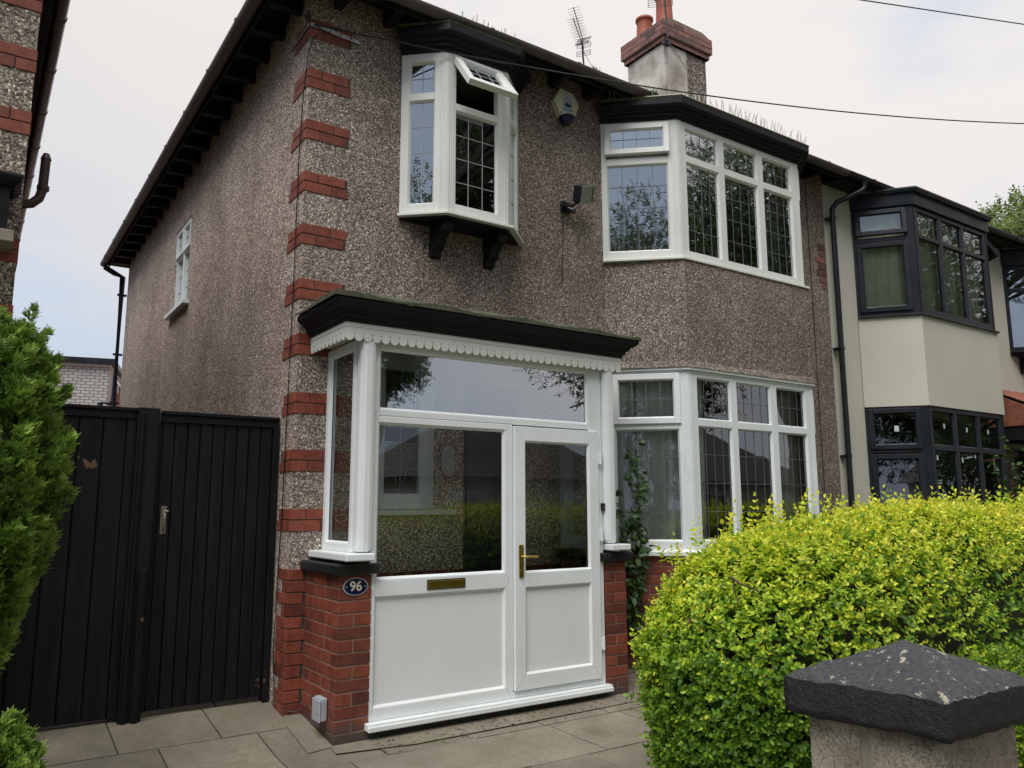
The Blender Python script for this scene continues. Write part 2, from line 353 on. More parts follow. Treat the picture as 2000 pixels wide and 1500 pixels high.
def leaves(pos, dirv, nrm, ln, wd, tint, fold=.25, curl=.15):
    """each leaf: 6 verts, 2 quads folded along the midrib: rhombic oval"""
    n = len(pos); d = unit(dirv); s = unit(np.cross(d, nrm)); u = unit(np.cross(s, d))
    ln = ln[:, None]; wd = wd[:, None]
    base = pos; tip = pos + d * ln - u * ln * curl
    m1 = pos + d * ln * .45
    a1 = pos + d * ln * .20 + s * wd * .47 + u * wd * fold * .8; a2 = pos + d * ln * .66 + s * wd * .47 + u * wd * fold * .7 - u * ln * curl * .4
    b1 = pos + d * ln * .20 - s * wd * .47 + u * wd * fold * .8; b2 = pos + d * ln * .66 - s * wd * .47 + u * wd * fold * .7 - u * ln * curl * .4
    V = np.stack([base, a1, a2, tip, b2, b1], 1).reshape(-1, 3)
    i = np.arange(n)[:, None] * 6
    F = np.concatenate([i + np.array([[0, 1, 2, 3]]), i + np.array([[0, 3, 4, 5]])], 1).reshape(-1, 4)
    return V, F, np.repeat(tint, 6)

def wall_grid(mb, T, u0, u1, z0, z1, holes, thick, mi=0, back=True):
    """T(u,w,z): w outward. holes=(ua,ub,za,zb)"""
    us = sorted({u0, u1, *[h[0] for h in holes], *[h[1] for h in holes]}); zs = sorted({z0, z1, *[h[2] for h in holes], *[h[3] for h in holes]})
    us = [u for u in us if u0 <= u <= u1]; zs = [z for z in zs if z0 <= z <= z1]
    def solid(i, j):
        if i < 0 or j < 0 or i >= len(us) - 1 or j >= len(zs) - 1: return False
        uc = (us[i] + us[i + 1]) / 2; zc = (zs[j] + zs[j + 1]) / 2
        return not any(h[0] < uc < h[1] and h[2] < zc < h[3] for h in holes)
    for i in range(len(us) - 1):
        for j in range(len(zs) - 1):
            if not solid(i, j): continue
            a, b, c, d = us[i], us[i + 1], zs[j], zs[j + 1]
            mb.add([T(a, 0, c), T(b, 0, c), T(b, 0, d), T(a, 0, d)], [(0, 1, 2, 3)], mi)
            if back: mb.add([T(a, -thick, c), T(b, -thick, c), T(b, -thick, d), T(a, -thick, d)], [(3, 2, 1, 0)], mi)
            for (di, dj, q) in ((-1, 0, ((a, c), (a, d))), (1, 0, ((b, d), (b, c))), (0, -1, ((b, c), (a, c))), (0, 1, ((a, d), (b, d)))):
                if not solid(i + di, j + dj):
                    (p1, q1), (p2, q2) = q
                    mb.add([T(p1, 0, q1), T(p2, 0, q2), T(p2, -thick, q2), T(p1, -thick, q1)], [(0, 1, 2, 3)], mi)

def facetT(A, B):
    A = Vector((*A, 0)); d = Vector((*B, 0)) - A; Ln = d.length; u = d / Ln; n = Vector((u.y, -u.x, 0))
    def T(a, w, z): p = A + u * a + n * w; return (p.x, p.y, z)
    return T, Ln

def brick_face(mb, T, u0, u1, z0, ncourse, ch=.0825, jo=.009, bl=.225, depth=.06, start=0, proud=.0, holes=()):
    """running bond boxes on a face; T(u,w,z)"""
    for c in range(ncourse):
        z = z0 + c * ch
        off = 0 if (c + start) % 2 == 0 else -bl / 2
        u = u0 + off
        while u < u1 - .004:
            a = max(u, u0); b = min(u + bl - jo, u1)
            if b - a > .02 and not any(h[0] < (a + b) / 2 < h[1] and h[2] < z + ch / 2 < h[3] for h in holes):
                p = proud + random.uniform(-.0015, .0015)
                mb.box(a, b, -depth, p, z, z + ch - jo, 0, T)
            u += bl

def ring(mb, T, u0, u1, z0, z1, t, w0, w1, mi=0, tb=None):
    tb = tb or t
    mb.box(u0, u0 + t, w0, w1, z0, z1, mi, T); mb.box(u1 - t, u1, w0, w1, z0, z1, mi, T)
    mb.box(u0 + t, u1 - t, w0, w1, z0, z0 + tb, mi, T); mb.box(u0 + t, u1 - t, w0, w1, z1 - tb, z1, mi, T)
def bead(mb, T, u0, u1, z0, z1, w0, w1, s=.014, mi=0):
    """sloping glazing bead, picture-frame of four prisms round an opening"""
    o = [(u0, z0), (u1, z0), (u1, z1), (u0, z1)]; i = [(u0 + s, z0 + s), (u1 - s, z0 + s), (u1 - s, z1 - s), (u0 + s, z1 - s)]
    for k in range(4):
        k2 = (k + 1) % 4
        mb.add([T(o[k][0], w1, o[k][1]), T(o[k2][0], w1, o[k2][1]), T(i[k2][0], w0, i[k2][1]), T(i[k][0], w0, i[k][1])], [(0, 1, 2, 3)], mi)

def pane(parent, T, u0, u1, z0, z1, w=-.03, mat='glass', lead=None, leadmat='lead', name='pane', lw=.0027, tilt=0):
    mb = MB(); q = lambda a, b, c: T(a, b, c)
    c4 = [(u0, z0), (u1, z0), (u1, z1), (u0, z1)]   # one optical surface with its edges
    mb.add([T(a, w, b) for a, b in c4] + [T(a, w - .004, b) for a, b in c4], [(0, 1, 2, 3)] + [(i, (i + 1) % 4, 4 + (i + 1) % 4, 4 + i) for i in range(4)], 0)
    if lead:
        nu, nz = lead
        for i in range(1, nu):
            u = u0 + (u1 - u0) * i / nu; mb.box(u - lw, u + lw, w + .0005, w + .003, z0, z1, 1, q)
        for j in range(1, nz):
            z = z0 + (z1 - z0) * j / nz; mb.box(u0, u1, w + .0012, w + .0036, z - lw, z + lw, 1, q)
    return mb.build(name, [M[mat], M[leadmat]], parent)
def casement(parent, T, u0, u1, z0, z1, ang=0, ft=.055, mat='upvc', glass='glass', lead=(3, 2), leadmat='lead', proud=.022):
    """sash proud of the frame, top hung, opened by ang"""
    ca, sa = math.cos(ang), math.sin(ang)
    def TT(u, w, z):
        dz = z - z1; ww = w - 0.0
        return T(u, ww * ca - dz * sa, z1 + dz * ca + ww * sa)
    mb = MB(); ring(mb, TT, u0, u1, z0, z1, ft, -.03, proud)
    bead(mb, TT, u0 + ft, u1 - ft, z0 + ft, z1 - ft, -.005, proud - .004, .012)
    o = mb.build('casement', M[mat], parent, bevel=.004)
    pane(parent, TT, u0 + ft, u1 - ft, z0 + ft, z1 - ft, -.006, glass, lead, leadmat)
    return TT

# ------------------------------------------------------------------ camera
cam = bpy.data.cameras.new('camera'); co = bpy.data.objects.new('camera', cam); COL.objects.link(co); S.camera = co
cam.sensor_width = 36; cam.lens = 1555 / 2000 * 36; cam.clip_end = 3000; cam.clip_start = .05
yw, pt, rl = map(math.radians, (34.25, 8.83, -.15))
fw = Vector((math.sin(yw) * math.cos(pt), math.cos(yw) * math.cos(pt), math.sin(pt))); r0 = Vector((math.cos(yw), -math.sin(yw), 0)); u0 = r0.cross(fw)
rr = r0 * math.cos(rl) + u0 * math.sin(rl); uu = -r0 * math.sin(rl) + u0 * math.cos(rl)
Mx = Matrix((rr, uu, -fw)).transposed().to_4x4(); Mx.translation = Vector((-1.9405, -5.6631, 1.42)); co.matrix_world = Mx

# ------------------------------------------------------------------ ground
def gz(y):
    if y > .45: return .058
    if y > -.6: return .058 - (.45 - y) * .126
    if y > -1.6: t = (y + .6) / -1.0; return -.0743 - .126 * (t - t * t / 2) * .5
    return -.106
mb = MB(); mb.box(-300, 300, -300, 300, -1.2, -.30)
struct('ground', mb, M['soil'])
mb = MB()
R_ = random.Random(3)
def slab(x0, x1, y0, y1, g=.005):
    dz = R_.uniform(-.003, .003); tx = R_.uniform(-.002, .002)
    ny = 6 if y1 > -1.7 else 1
    xs = [x0 + g, x1 - g]; rows = [y0 + g + (y1 - y0 - 2 * g) * k / ny for k in range(ny + 1)]
    vs = []
    for y in rows: vs += [(xs[0], y, gz(y) + dz), (xs[1], y, gz(y) + dz + tx)]
    fs = [(2 * k, 2 * k + 1, 2 * k + 3, 2 * k + 2) for k in range(ny)]
    n = len(vs); vs += [(x, y, z - .05) for x, y, z in vs]
    bd = [2 * k for k in range(ny + 1)] + [2 * k + 1 for k in range(ny, -1, -1)]
    fs += [(bd[i], bd[(i + 1) % len(bd)], n + bd[(i + 1) % len(bd)], n + bd[i]) for i in range(len(bd))]
    mb.add(vs, fs)
ys = [1.6, .9, .33 + .03, -.20, -.92, -1.56, -2.3, -2.94, -3.58, -4.22, -4.86, -5.5, -6.1]
for j in range(len(ys) - 1):
    y1, y0 = ys[j], ys[j + 1]; off = {3: -.60, 4: -.05, 5: .38}.get(j, R_.uniform(-.3, .3))
    x = off - .66 * 4
    k = 0
    while x < 3.4:
        w = .60 if j in (2, 3) else [.66, .88, .60][k % 3]
        slab(x, x + w, y0, y1); x += w; k += 1
paving = struct('paving', mb, M['paving'])
mb = MB(); ny = 20
for k in range(ny):
    ya = -6.1 + k * .4; yb = ya + .4
    mb.add([(-8, ya, gz(ya) - .016), (16, ya, gz(ya) - .016), (16, yb, gz(yb) - .016), (-8, yb, gz(yb) - .016)], [(0, 1, 2, 3)])
struct('joint_bed', mb, M['soil'])
mb = MB(); mb.box(-8, 16, 1.58, 14, -.25, .03); struct('back_garden', mb, M['soil'])
mb = MB(); mb.box(-60, 60, -8.2, -6.12, -.28, -.12); struct('pavement', mb, M['concrete'])
mb = MB(); mb.box(-60, 60, -8.33, -8.21, -.29, -.11); struct('kerb', mb, M['concrete'])
mb = MB(); mb.box(-60, 60, -15, -8.34, -.29, -.23); struct('road', mb, M['asphalt'])
# moss/debris strip and edging slab beside the pillar
mb = MB()
mb.add([(.02, .1, gz(.1) + .007), (.11, .1, gz(.1) + .007), (.11, -.62, gz(-.62) + .006), (-.06, -.66, gz(-.66) + .006), (-.04, -.2, gz(-.2) + .007)], [(0, 1, 2, 3, 4)])
mb.add([(.10, -.62, gz(-.62) + .010), (2.7, -.60, gz(-.6) + .012), (2.7, -.80, gz(-.8) + .009), (.6, -.84, gz(-.84) + .010), (.08, -.76, gz(-.76) + .010)], [(0, 1, 2, 3, 4)])
mb.build('mortar_fillet', M['paving']); tag(bpy.data.objects['mortar_fillet'], kind='structure')

# ------------------------------------------------------------------ HOUSE 96
H = thing('semi_detached_house', (3.3, 0, 0), 'brown pebbledash semi-detached house with white leaded bays and red brick quoins', 'house')
XR = 6.62
ZT = 5.60
front = lambda u, w, z: (u, -w, z)
mb = MB()
holes = [(.60, 1.10, 1.42, 2.62), (1.43, 2.02, .0, 2.45), (2.42, 2.62, 1.10, 2.62), (3.08, 5.92, .85, 2.66), (3.05, 5.92, 3.84, 5.18), (.86, 1.94, 3.84, 5.18)]
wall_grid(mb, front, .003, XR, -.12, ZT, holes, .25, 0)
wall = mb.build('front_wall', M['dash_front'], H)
mb = MB()
side = lambda u, w, z: (-w, .001 + u, z)
wall_grid(mb, side, .0, 8.5, -.12, ZT, [(3.90, 4.72, 3.80, 4.86)], .25, 0)
mb.build('side_wall', M['dash_side'], H)
mb = MB(); mb.box(.26, XR - .01, 8.25, 8.49, -.1, ZT - .01); mb.build('rear_wall', M['dash_side'], H)
mb = MB(); mb.box(XR - .16, XR - .01, .26, 8.24, -.1, ZT - .01)
mb.box(.26, XR - .17, .255, 8.24, 2.74, 2.86); mb.box(.26, XR - .17, .255, 8.24, 5.32, 5.40); mb.box(.26, XR - .17, .3, 8.24, .0, .06)
mb.box(2.30, 2.42, .255, 3.4, .07, 2.73); mb.box(2.30, 2.42, .255, 3.4, 2.87, 5.31)
mb.box(.26, 2.29, 3.41, 3.5, .07, 2.73); mb.box(2.43, XR - .17, 3.41, 3.5, .07, 2.73); mb.box(.26, 2.29, 3.41, 3.5, 2.87, 5.31); mb.box(2.43, XR - .17, 3.41, 3.5, 2.87, 5.31)
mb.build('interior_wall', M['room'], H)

# quoin bands
CH = .0825
def corner_bricks(mb, z, c, run=.35, runs=.34, pr=.007, ch=.083, jo=.008, sx=1, x0=0, ends=True, dep=.05):
    """one course wrapping the corner at (x0,0): front to +sx*run, side to +runs"""
    odd = c % 2
    fr = [(-pr, .215 if odd else .105), ] ; u = (.215 if odd else .105) + jo
    while u < run - .03: b = min(u + (.215 if not odd or u > .4 else .215) , run); fr.append((u, b)); u = b + jo
    def bx(a, b, y0, y1):
        X = sorted((x0 + sx * a, x0 + sx * b)); mb.box(X[0], X[1], y0, y1, z, z + ch - jo)
    e = random.uniform(-.0012, .0012)
    sdep = .105 if odd else .215
    for i, (a, b) in enumerate(fr):
        e = random.uniform(-.0012, .0012)
        if i == 0:
            bx(a, b, -pr + e, .05); bx(-pr, .05, .0505, sdep) if sdep > .06 else None
        else: bx(a, b, -pr + e, .05)
    v = sdep + jo
    while v < runs - .03:
        b = min(v + (.105 if odd and v < .2 else .215), runs); bx(-pr + random.uniform(-.001, .001), .05, v, b); v = b + jo
bands = [5.172, 4.755, 4.325, 3.90, 3.482, 3.052, 2.628, 2.19, 1.768, 1.340]
for i, zc in enumerate(bands):
    mb = MB()
    for c in range(2):
        rn = .352 if i < 7 else .33
        corner_bricks(mb, zc - .083 + c * .083, c + i, run=rn, runs=.335 - (.05 if i > 6 else 0) - (.03 if c else 0))
    mb.box(-.0025, .347 if i < 7 else .325, -.0025, .32 - (.05 if i > 6 else 0), zc - .082, zc + .076, 1)
    mb.build('quoin', [M['brick_plain'], M['mortar_dark']], H, bevel=.003)
mb = MB()
# full brickwork at the foot of the corner
for c in range(13):
    z = -.08 + c * .083
    if z > .97: break
    corner_bricks(mb, z, c, run=.13, runs=[.14, .25, .14, .14, .20, .25, .14, .25, .25, .14, .25, .14, .14][c])
mb.box(-.0025, .125, -.0025, .13, -.1, .985, 1)
mb.build('corner_brickwork', [M['brick_plain'], M['mortar_dark']], H, bevel=.003)

# eaves: rafters, soffit boards, fascia, gutters
rpro = [(-.27, 5.385), (.0, 5.40), (.0, 5.54), (-.27, 5.475)]
for k in range(20):
    y = .22 + k * .43; mb = MB(); mb.prism(rpro, y - .035, y + .035, lambda p, q, t: (p, t, q)); mb.build('rafter', M['blackwood'], H)
for k in range(15):
    x = .22 + k * .43; mb = MB(); mb.prism(rpro, x - .035, x + .035, lambda p, q, t: (t, p, q)); mb.build('rafter', M['blackwood'], H)
mb = MB()
mb.sweep([(.275, 5.385), (.292, 5.385), (.292, 5.50), (.275, 5.50)], [(0, 8.72), (0, 0), (XR, 0)])
mb.sweep([(.0, 5.545), (.272, 5.478), (.272, 5.488), (.0, 5.558)], [(0, 8.70), (0, 0), (XR, 0)])
mb.build('soffit_board', M['soffit'], H)
def gutter(name, path, z, parent, mat='gutter', r=.056, joints=1.9, out=.352):
    mb = MB(); pr = [(out - .0 + r * math.cos(a) - r * .0, z + r * math.sin(a)) for a in np.linspace(PI, 2 * PI, 9)]
    pr += [(o - (o - out) * .12, zz + .0 if k in (0, 8) else zz + .006) for k, (o, zz) in enumerate(pr)][::-1]
    mb.sweep(pr, path)
    P = [Vector((*p, 0)) for p in path]
    for i in range(len(P) - 1):
        d = P[i + 1] - P[i]; n = Vector((d.y, -d.x, 0)).normalized(); l = d.length; d = d / l; t = .5
        while t < l:
            c = P[i] + d * t; R2 = r + .008
            pr2 = [(out + R2 * math.cos(a), z + .004 + R2 * math.sin(a)) for a in np.linspace(PI, 2 * PI, 9)]
            pr2 += [(out + (r + .001) * math.cos(a), z + .004 + (r + .001) * math.sin(a)) for a in np.linspace(2 * PI, PI, 9)]
            mb.prism(pr2, t - .018, t + .018, lambda p, q, s_, P0=P[i], d=d, n=n: tuple(P0 + d * s_ + n * p + Vector((0, 0, q))))
            t += joints / 2
    return mb.build(name, M[mat], parent)
gutter('gutter', [(0, 8.78), (0, 0), (XR, 0)], 5.462, H)
# roof
RP = .64
def roof(parent, x0, x1, hipL, hipR, mat):
    e = .30; ym = 4.25; yb = 8.8; zt = 5.505; run = ym + e; zr = zt + run * RP
    xl = x0 - (e if hipL else 0); xr = x1 + (e if hipR else 0)
    rl = xl + (run if hipL else 0); rr_ = xr - (run if hipR else 0)
    A, B, C, D = (xl, -e, zt), (xr, -e, zt), (xr, yb, zt), (xl, yb, zt); Rl, Rr = (rl, ym, zr), (rr_, ym, zr)
    mb = MB(); vs = [A, B, C, D, Rl, Rr]; lo = [(x, y, z - .05) for x, y, z in vs]
    mb.add(vs + lo, [(0, 1, 5, 4), (2, 3, 4, 5), (3, 0, 4) if hipL else (3, 0, 4), (1, 2, 5), (6, 10, 11, 7), (8, 11, 10, 9), (9, 10, 6), (7, 11, 8), (0, 6, 7, 1), (1, 7, 8, 2), (2, 8, 9, 3), (3, 9, 6, 0)])
    # tile noses along the eaves
    for k in range(int((xr - xl) / .27)):
        x = xl + k * .27 + .01; mb.box(x, x + .25, -e - .03, -e + .12, zt + .002, zt + .018)
    if hipL:
        for k in range(int((yb + e) / .27)):
            y = -e + k * .27 + .01; mb.box(xl - .03, xl + .12, y, y + .25, zt + .002, zt + .018)
    return mb.build('roof', M[mat], parent)
roof(H, 0, XR, True, False, 'rooftile')
# weeds in gutter
V = []; 
def grass(parent_mb, c, n, h, sp):
    for _ in range(n):
        x = c[0] + random.uniform(-sp, sp); y = c[1] + random.uniform(-.02, .02); a = random.uniform(-.5, .5); b = random.uniform(-.4, .2); hh = h * random.uniform(.5, 1)
        parent_mb.add([(x, y, c[2]), (x + .008, y, c[2]), (x + a * hh * .5 + .005, y + b * hh * .4, c[2] + hh * .7), (x + a * hh, y + b * hh, c[2] + hh)], [(0, 1, 2, 3)])
mb = MB(); grass(mb, (2.62, -.36, 5.45), 26, .10, .07); tag(mb.build('weed', M['leaf_climber']), 'small tuft of grass growing in the front gutter above the alarm box', 'weed')
mb = MB(); grass(mb, (3.33, -.42, 5.42), 26, .09, .06); tag(mb.build('weed', M['leaf_climber']), 'green tuft growing between the spikes on the large upper bay roof', 'weed')
# rear downpipe
mb = MB(); mb.tube([(-.34, 8.62, 5.43), (-.34, 8.62, 5.36), (-.20, 8.60, 5.28), (-.08, 8.56, 5.22), (-.08, 8.56, 3.0), (-.08, 8.56, .05)], .045, 12)
for z in (4.9, 3.9, 3.1, 2.0): mb.box(-.14, -.0, 8.54, 8.60, z, z + .03)
mb.tube([(-.08, 8.7, 3.12), (-.25, 8.7, 3.12), (-.25, 8.7, 2.0)], .04, 10)
mb.build('downpipe', M['blackplastic'], H)

# chimney
mb = MB(); x0c, x1c, y0c, y1c = 6.20, 7.12, 2.20, 3.0
xs_ = 6.69
mb.box(x0c, xs_, y0c, y1c, 6.3, 8.36); ch = mb.build('chimney', [M['whiterender']], H, bevel=.012)
mb = MB(); mb.box(xs_ + .002, x1c, y0c + .012, y1c - .003, 6.3, 8.355); mb.build('dashed_half', M['dash_chim'], ch)
mb = MB()
for (o, za, n) in ((.04, 8.362, 1), (.075, 8.362 + .086, 3)):
    for (A, B) in (((x0c - o, y1c + o), (x0c - o, y0c - o)), ((x0c - o, y0c - o), (x1c + o, y0c - o)), ((x1c + o, y0c - o), (x1c + o, y1c + o))):
        T, Ln = facetT(A, B); brick_face(mb, T, .001, Ln - .001, za, n, ch=.084, depth=.1, start=(n + 1) % 2)
mb.build('brick_cap', M['brick_chim'], ch, bevel=.004)
mb = MB(); mb.box(x0c - .035, x1c + .035, y0c - .035, y1c + .035, 8.362, 8.44); mb.box(x0c - .069, x1c + .069, y0c - .069, y1c + .069, 8.441, 8.69)
mb.prism([(x0c - .06, 8.691), (x1c + .06, 8.691), (x1c - .12, 8.76), (x0c + .12, 8.76)], y0c - .06, y1c + .06, lambda p, q, t: (p, t, q))
mb.build('flaunching', M['mortar'], ch)
for (px, py, h, r) in ((6.46, 2.86, .40, .135), (6.46, 2.42, .56, .135), (6.90, 2.66, .26, .12)):
    mb = MB(); mb.lathe([(r * 1.12, -.12), (r * 1.12, 0), (r, .06), (r * .9, h * .8), (r * .92, h - .05), (r * 1.06, h - .04), (r * 1.06, h), (r * .8, h), (r * .75, h - .2), (0, h - .22)], (px, py, 8.78), 20)
    mb.build('chimney_pot', M['pot'], ch)

# ---- bay windows ----------------------------------------------------
def cornice(parent, path, zb, zt, out, mat='blackwood', name='cornice'):
    h = zt - zb; s = out
    prof = [(-.04, zb), (.015, zb), (.018, zb + h * .16), (.045, zb + h * .18), (.045, zb + h * .34), (s * .55, zb + h * .36), (s * .62, zb + h * .52), (s * .62, zb + h * .58), (s * .98, zb + h * .64), (s, zb + h * .7), (s, zt), (-.04, zt)]
    mb = MB(); mb.sweep(prof, path); return mb.build(name, M[mat], parent, bevel=.003)
def topcap(parent, path, z, out, mat='moss'):
    mb = MB(); mb.sweep([(-.02, z), (out, z), (out + .008, z + .02), (out - .03, z + .032), (-.02, z + .05)], path)
    P = path; vs = [(x, y, z + .045) for x, y in P]; mb.add(vs, [tuple(range(len(vs)))])
    return mb.build('bay_roof', M[mat], parent)
def sill(parent, path, z0, z1, out, mat, name='sill'):
    mb = MB(); mb.sweep([(-.05, z0), (out, z0), (out, z0 + (z1 - z0) * .6), (.01, z1), (-.05, z1)], path); return mb.build(name, M[mat], parent, bevel=.002)
def corner_post(mb, p, z0, z1, r=.045):
    mb.lathe([(r, 0), (r, z1 - z0)], (p[0], p[1], z0), 14)

def bay(pts, z0, z1, zt, mat, glass, lead, leadmat, side_open=None, cols=((.114, .588), (.674, 1.197), (1.29, 1.769)), zin=(.07, .06), postw=.1, label=None, sidecas=True, name='bay_window', lowlead=(4, 4), toplead=(4, 2), sidelead=(4, 2), sidelow=(4, 4), casfull=False, rightopen=None):
    """pts: four plan points; zt: transom (lo, hi)"""
    fr = MB(); W0, W1, W2, W3 = pts; B = H2 if mat == 'anthracite' else H
    facets = []
    # front facet
    T, Ln = facetT(W1, W2); w0, w1 = -.065, 0.0
    k = Ln / 1.9
    cs = [(a * k, b * k) for a, b in cols]
    us = [0] + [x for c in cs for x in c] + [Ln]
    for i in range(0, len(us), 2): fr.box(us[i], us[i + 1], w0, w1, z0, z1, 0, T)
    for a, b in cs:
        fr.box(a, b, w0, w1, z0, z0 + zin[0], 0, T); fr.box(a, b, w0, w1, z1 - zin[1], z1, 0, T); fr.box(a, b, w0, w1, zt[0], zt[1], 0, T)
        bead(fr, T, a, b, z0 + zin[0], zt[0], -.028, -.002); bead(fr, T, a, b, zt[1], z1 - zin[1], -.028, -.002)
    # grooved cover strips on the corner posts
    for q in (.012, .032): fr.box(q, q + .012, 0.0005, .006, z0, z1, 0, T)
    for q in (.012, .032): fr.box(Ln - q - .012, Ln - q, 0.0005, .006, z0, z1, 0, T)
    sides = []
    for (A, Bp, sd) in ((W0, W1, 0), (W2, W3, 1)):
        Ts, Ls = facetT(A, Bp)
        l, r = (.055, .10) if sd == 0 else (.10, .055)
        fr.box(0, l, w0, w1, z0, z1, 0, Ts); fr.box(Ls - r, Ls, w0, w1, z0, z1, 0, Ts)
        fr.box(l, Ls - r, w0, w1, z0, z0 + zin[0], 0, Ts); fr.box(l, Ls - r, w0, w1, z1 - zin[1], z1, 0, Ts); fr.box(l, Ls - r, w0, w1, zt[0] - .03, zt[1] - .03, 0, Ts)
        if not casfull: bead(fr, Ts, l, Ls - r, z0 + zin[0], zt[0] - .03, -.028, -.002)
        if sd == 0:
            for q in (.012, .032, .052): fr.box(Ls - q - .012, Ls - q, 0.0005, .006, z0, z1, 0, Ts)
        sides.append((Ts, Ls, l, r))
    root = fr.build(name, M[mat], B, bevel=.004)
    for a, b in cs:
        pane(root, T, a, b, z0 + zin[0], zt[0], -.03, glass, lowlead, leadmat); pane(root, T, a, b, zt[1], z1 - zin[1], -.03, glass, toplead, leadmat)
    for i, (Ts, Ls, l, r) in enumerate(sides):
        if casfull: casement(root, Ts, l - .02, Ls - r + .02, z0 + zin[0] - .03, zt[0] - .045, 0, .06, mat, glass, None)
        else: pane(root, Ts, l, Ls - r, z0 + zin[0], zt[0] - .03, -.03, glass, sidelow, leadmat)
        an = side_open if i == 0 else (rightopen or 0)
        casement(root, Ts, l - .02, Ls - r + .02, zt[1] - (.045 if not an else .005), z1 - .028, an or 0, .055, mat, glass, sidelead, leadmat)
    return root

UB = [(2.99, 0), (3.545, -.50), (5.44, -.50), (5.96, 0)]
ub = bay(UB, 3.80, 5.20, (4.785, 4.855), 'upvc_old', 'glass', True, 'lead', side_open=math.radians(5))
ub['label'] = 'upper white leaded bay window with a top light ajar'
sill(ub, UB, 3.762, 3.7995, .05, 'upvc_old')
cornice(ub, UB, 5.2005, 5.365, .125); topcap(ub, UB, 5.366, .125)
LBz = [(3.02, 0), (3.55, -.525), (5.43, -.525), (5.95, 0)]
lb = bay(LBz, 1.045, 2.69, (2.17, 2.235), 'upvc', 'glass_low', True, 'lead', side_open=0)
lb['label'] = 'ground floor white leaded bay window'
sill(lb, LBz, .985, 1.0445, .05, 'upvc')
mb = MB(); mb.sweep([(-.03, 2.6905), (.03, 2.6905), (.03, 2.715), (-.03, 2.715)], LBz); mb.build('head_trim', M['upvc'], lb)
# dash apron between the bays
AP = [(3.0, 0), (3.545, -.53), (5.445, -.53), (5.96, 0)]
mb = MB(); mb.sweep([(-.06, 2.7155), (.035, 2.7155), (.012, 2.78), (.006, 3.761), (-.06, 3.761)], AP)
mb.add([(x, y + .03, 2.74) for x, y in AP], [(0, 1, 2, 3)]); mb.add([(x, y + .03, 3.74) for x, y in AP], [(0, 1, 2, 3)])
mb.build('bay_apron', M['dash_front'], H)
# brick base of bay
mb = MB()
for A, B in ((LBz[0], LBz[1]), (LBz[1], LBz[2]), (LBz[2], LBz[3])):
    T, Ln = facetT(A, B); brick_face(mb, T, .003, Ln - .003, -.10, 13, ch=.083, depth=.05)
mb.build('bay_plinth', M['brick'], H, bevel=.003)
mb = MB(); mb.sweep([(-.1, -.12), (-.005, -.12), (-.005, .984), (-.1, .984)], LBz); mb.build('plinth_mortar', M['mortar'], H)

# ---- oriel ------------------------------------------------------------
OB = [(.80, 0), (1.09, -.27), (1.70, -.27), (1.99, 0)]
fr = MB(); z0, z1 = 3.80, 5.20
Tl, Ll = facetT(OB[0], OB[1]); Tf, Lf = facetT(OB[1], OB[2]); Tr, Lr = facetT(OB[2], OB[3])
for T, Ln, l, r in ((Tl, Ll, .07, .11), (Tr, Lr, .11, .06)):
    fr.box(0, l, -.065, 0, z0, z1, 0, T); fr.box(Ln - r, Ln, -.065, 0, z0, z1, 0, T)
    for a, b in ((z0, z0 + .075), (4.78, 4.845), (z1 - .075, z1)): fr.box(l, Ln - r, -.065, 0, a, b, 0, T)
    bead(fr, T, l, Ln - r, z0 + .075, 4.78, -.028, -.002); bead(fr, T, l, Ln - r, 4.845, z1 - .075, -.028, -.002)
fr.box(0, .085, -.065, 0, z0, z1, 0, Tf); fr.box(Lf - .11, Lf, -.065, 0, z0, z1, 0, Tf)
for a, b in ((z0, z0 + .075), (4.70, 4.76), (z1 - .055, z1)): fr.box(.085, Lf - .11, -.065, 0, a, b, 0, Tf)
bead(fr, Tf, .085, Lf - .11, z0 + .075, 4.70, -.028, -.002)
for q in (.010, .030, .050): fr.box(Ll - q - .012, Ll - q, .0005, .006, z0, z1, 0, Tl); fr.box(q, q + .012, .0005, .006, z0, z1, 0, Tf)
for q in (.010, .034): fr.box(Lf - q - .012, Lf - q, .0005, .006, z0, z1, 0, Tf)
ori = fr.build('oriel_window', M['upvc_old'], H, bevel=.004); ori['label'] = 'narrow white oriel window on black brackets with its top light wide open'
for T, Ln, l, r in ((Tl, Ll, .07, .11), (Tr, Lr, .11, .06)):
    pane(ori, T, l, Ln - r, z0 + .075, 4.78, -.03, 'glass', (2, 4), 'leadlight'); pane(ori, T, l, Ln - r, 4.845, z1 - .075, -.03, 'glass', (2, 2), 'leadlight')
pane(ori, Tf, .085, Lf - .11, z0 + .075, 4.70, -.03, 'glass', (3, 4), 'leadlight')
casement(ori, Tf, .05, Lf - .085, 4.735, z1 - .03, math.radians(38), .06, 'upvc_old', 'glass', (3, 2), 'leadlight')
sill(ori, OB, 3.765, 3.7995, .05, 'upvc_old'); cornice(ori, OB, 5.2005, 5.38, .125); topcap(ori, OB, 5.381, .125)
mb = MB(); mb.add([(.80, .0, 3.745), (1.09, -.27, 3.745), (1.70, -.27, 3.745), (1.99, 0, 3.745), (.80, 0, 3.764), (1.09, -.27, 3.764), (1.70, -.27, 3.764), (1.99, 0, 3.764)], [(0, 1, 2, 3), (4, 5, 6, 7), (0, 1, 5, 4), (1, 2, 6, 5), (2, 3, 7, 6)])
mb.build('base_board', M['blackwood'], ori)
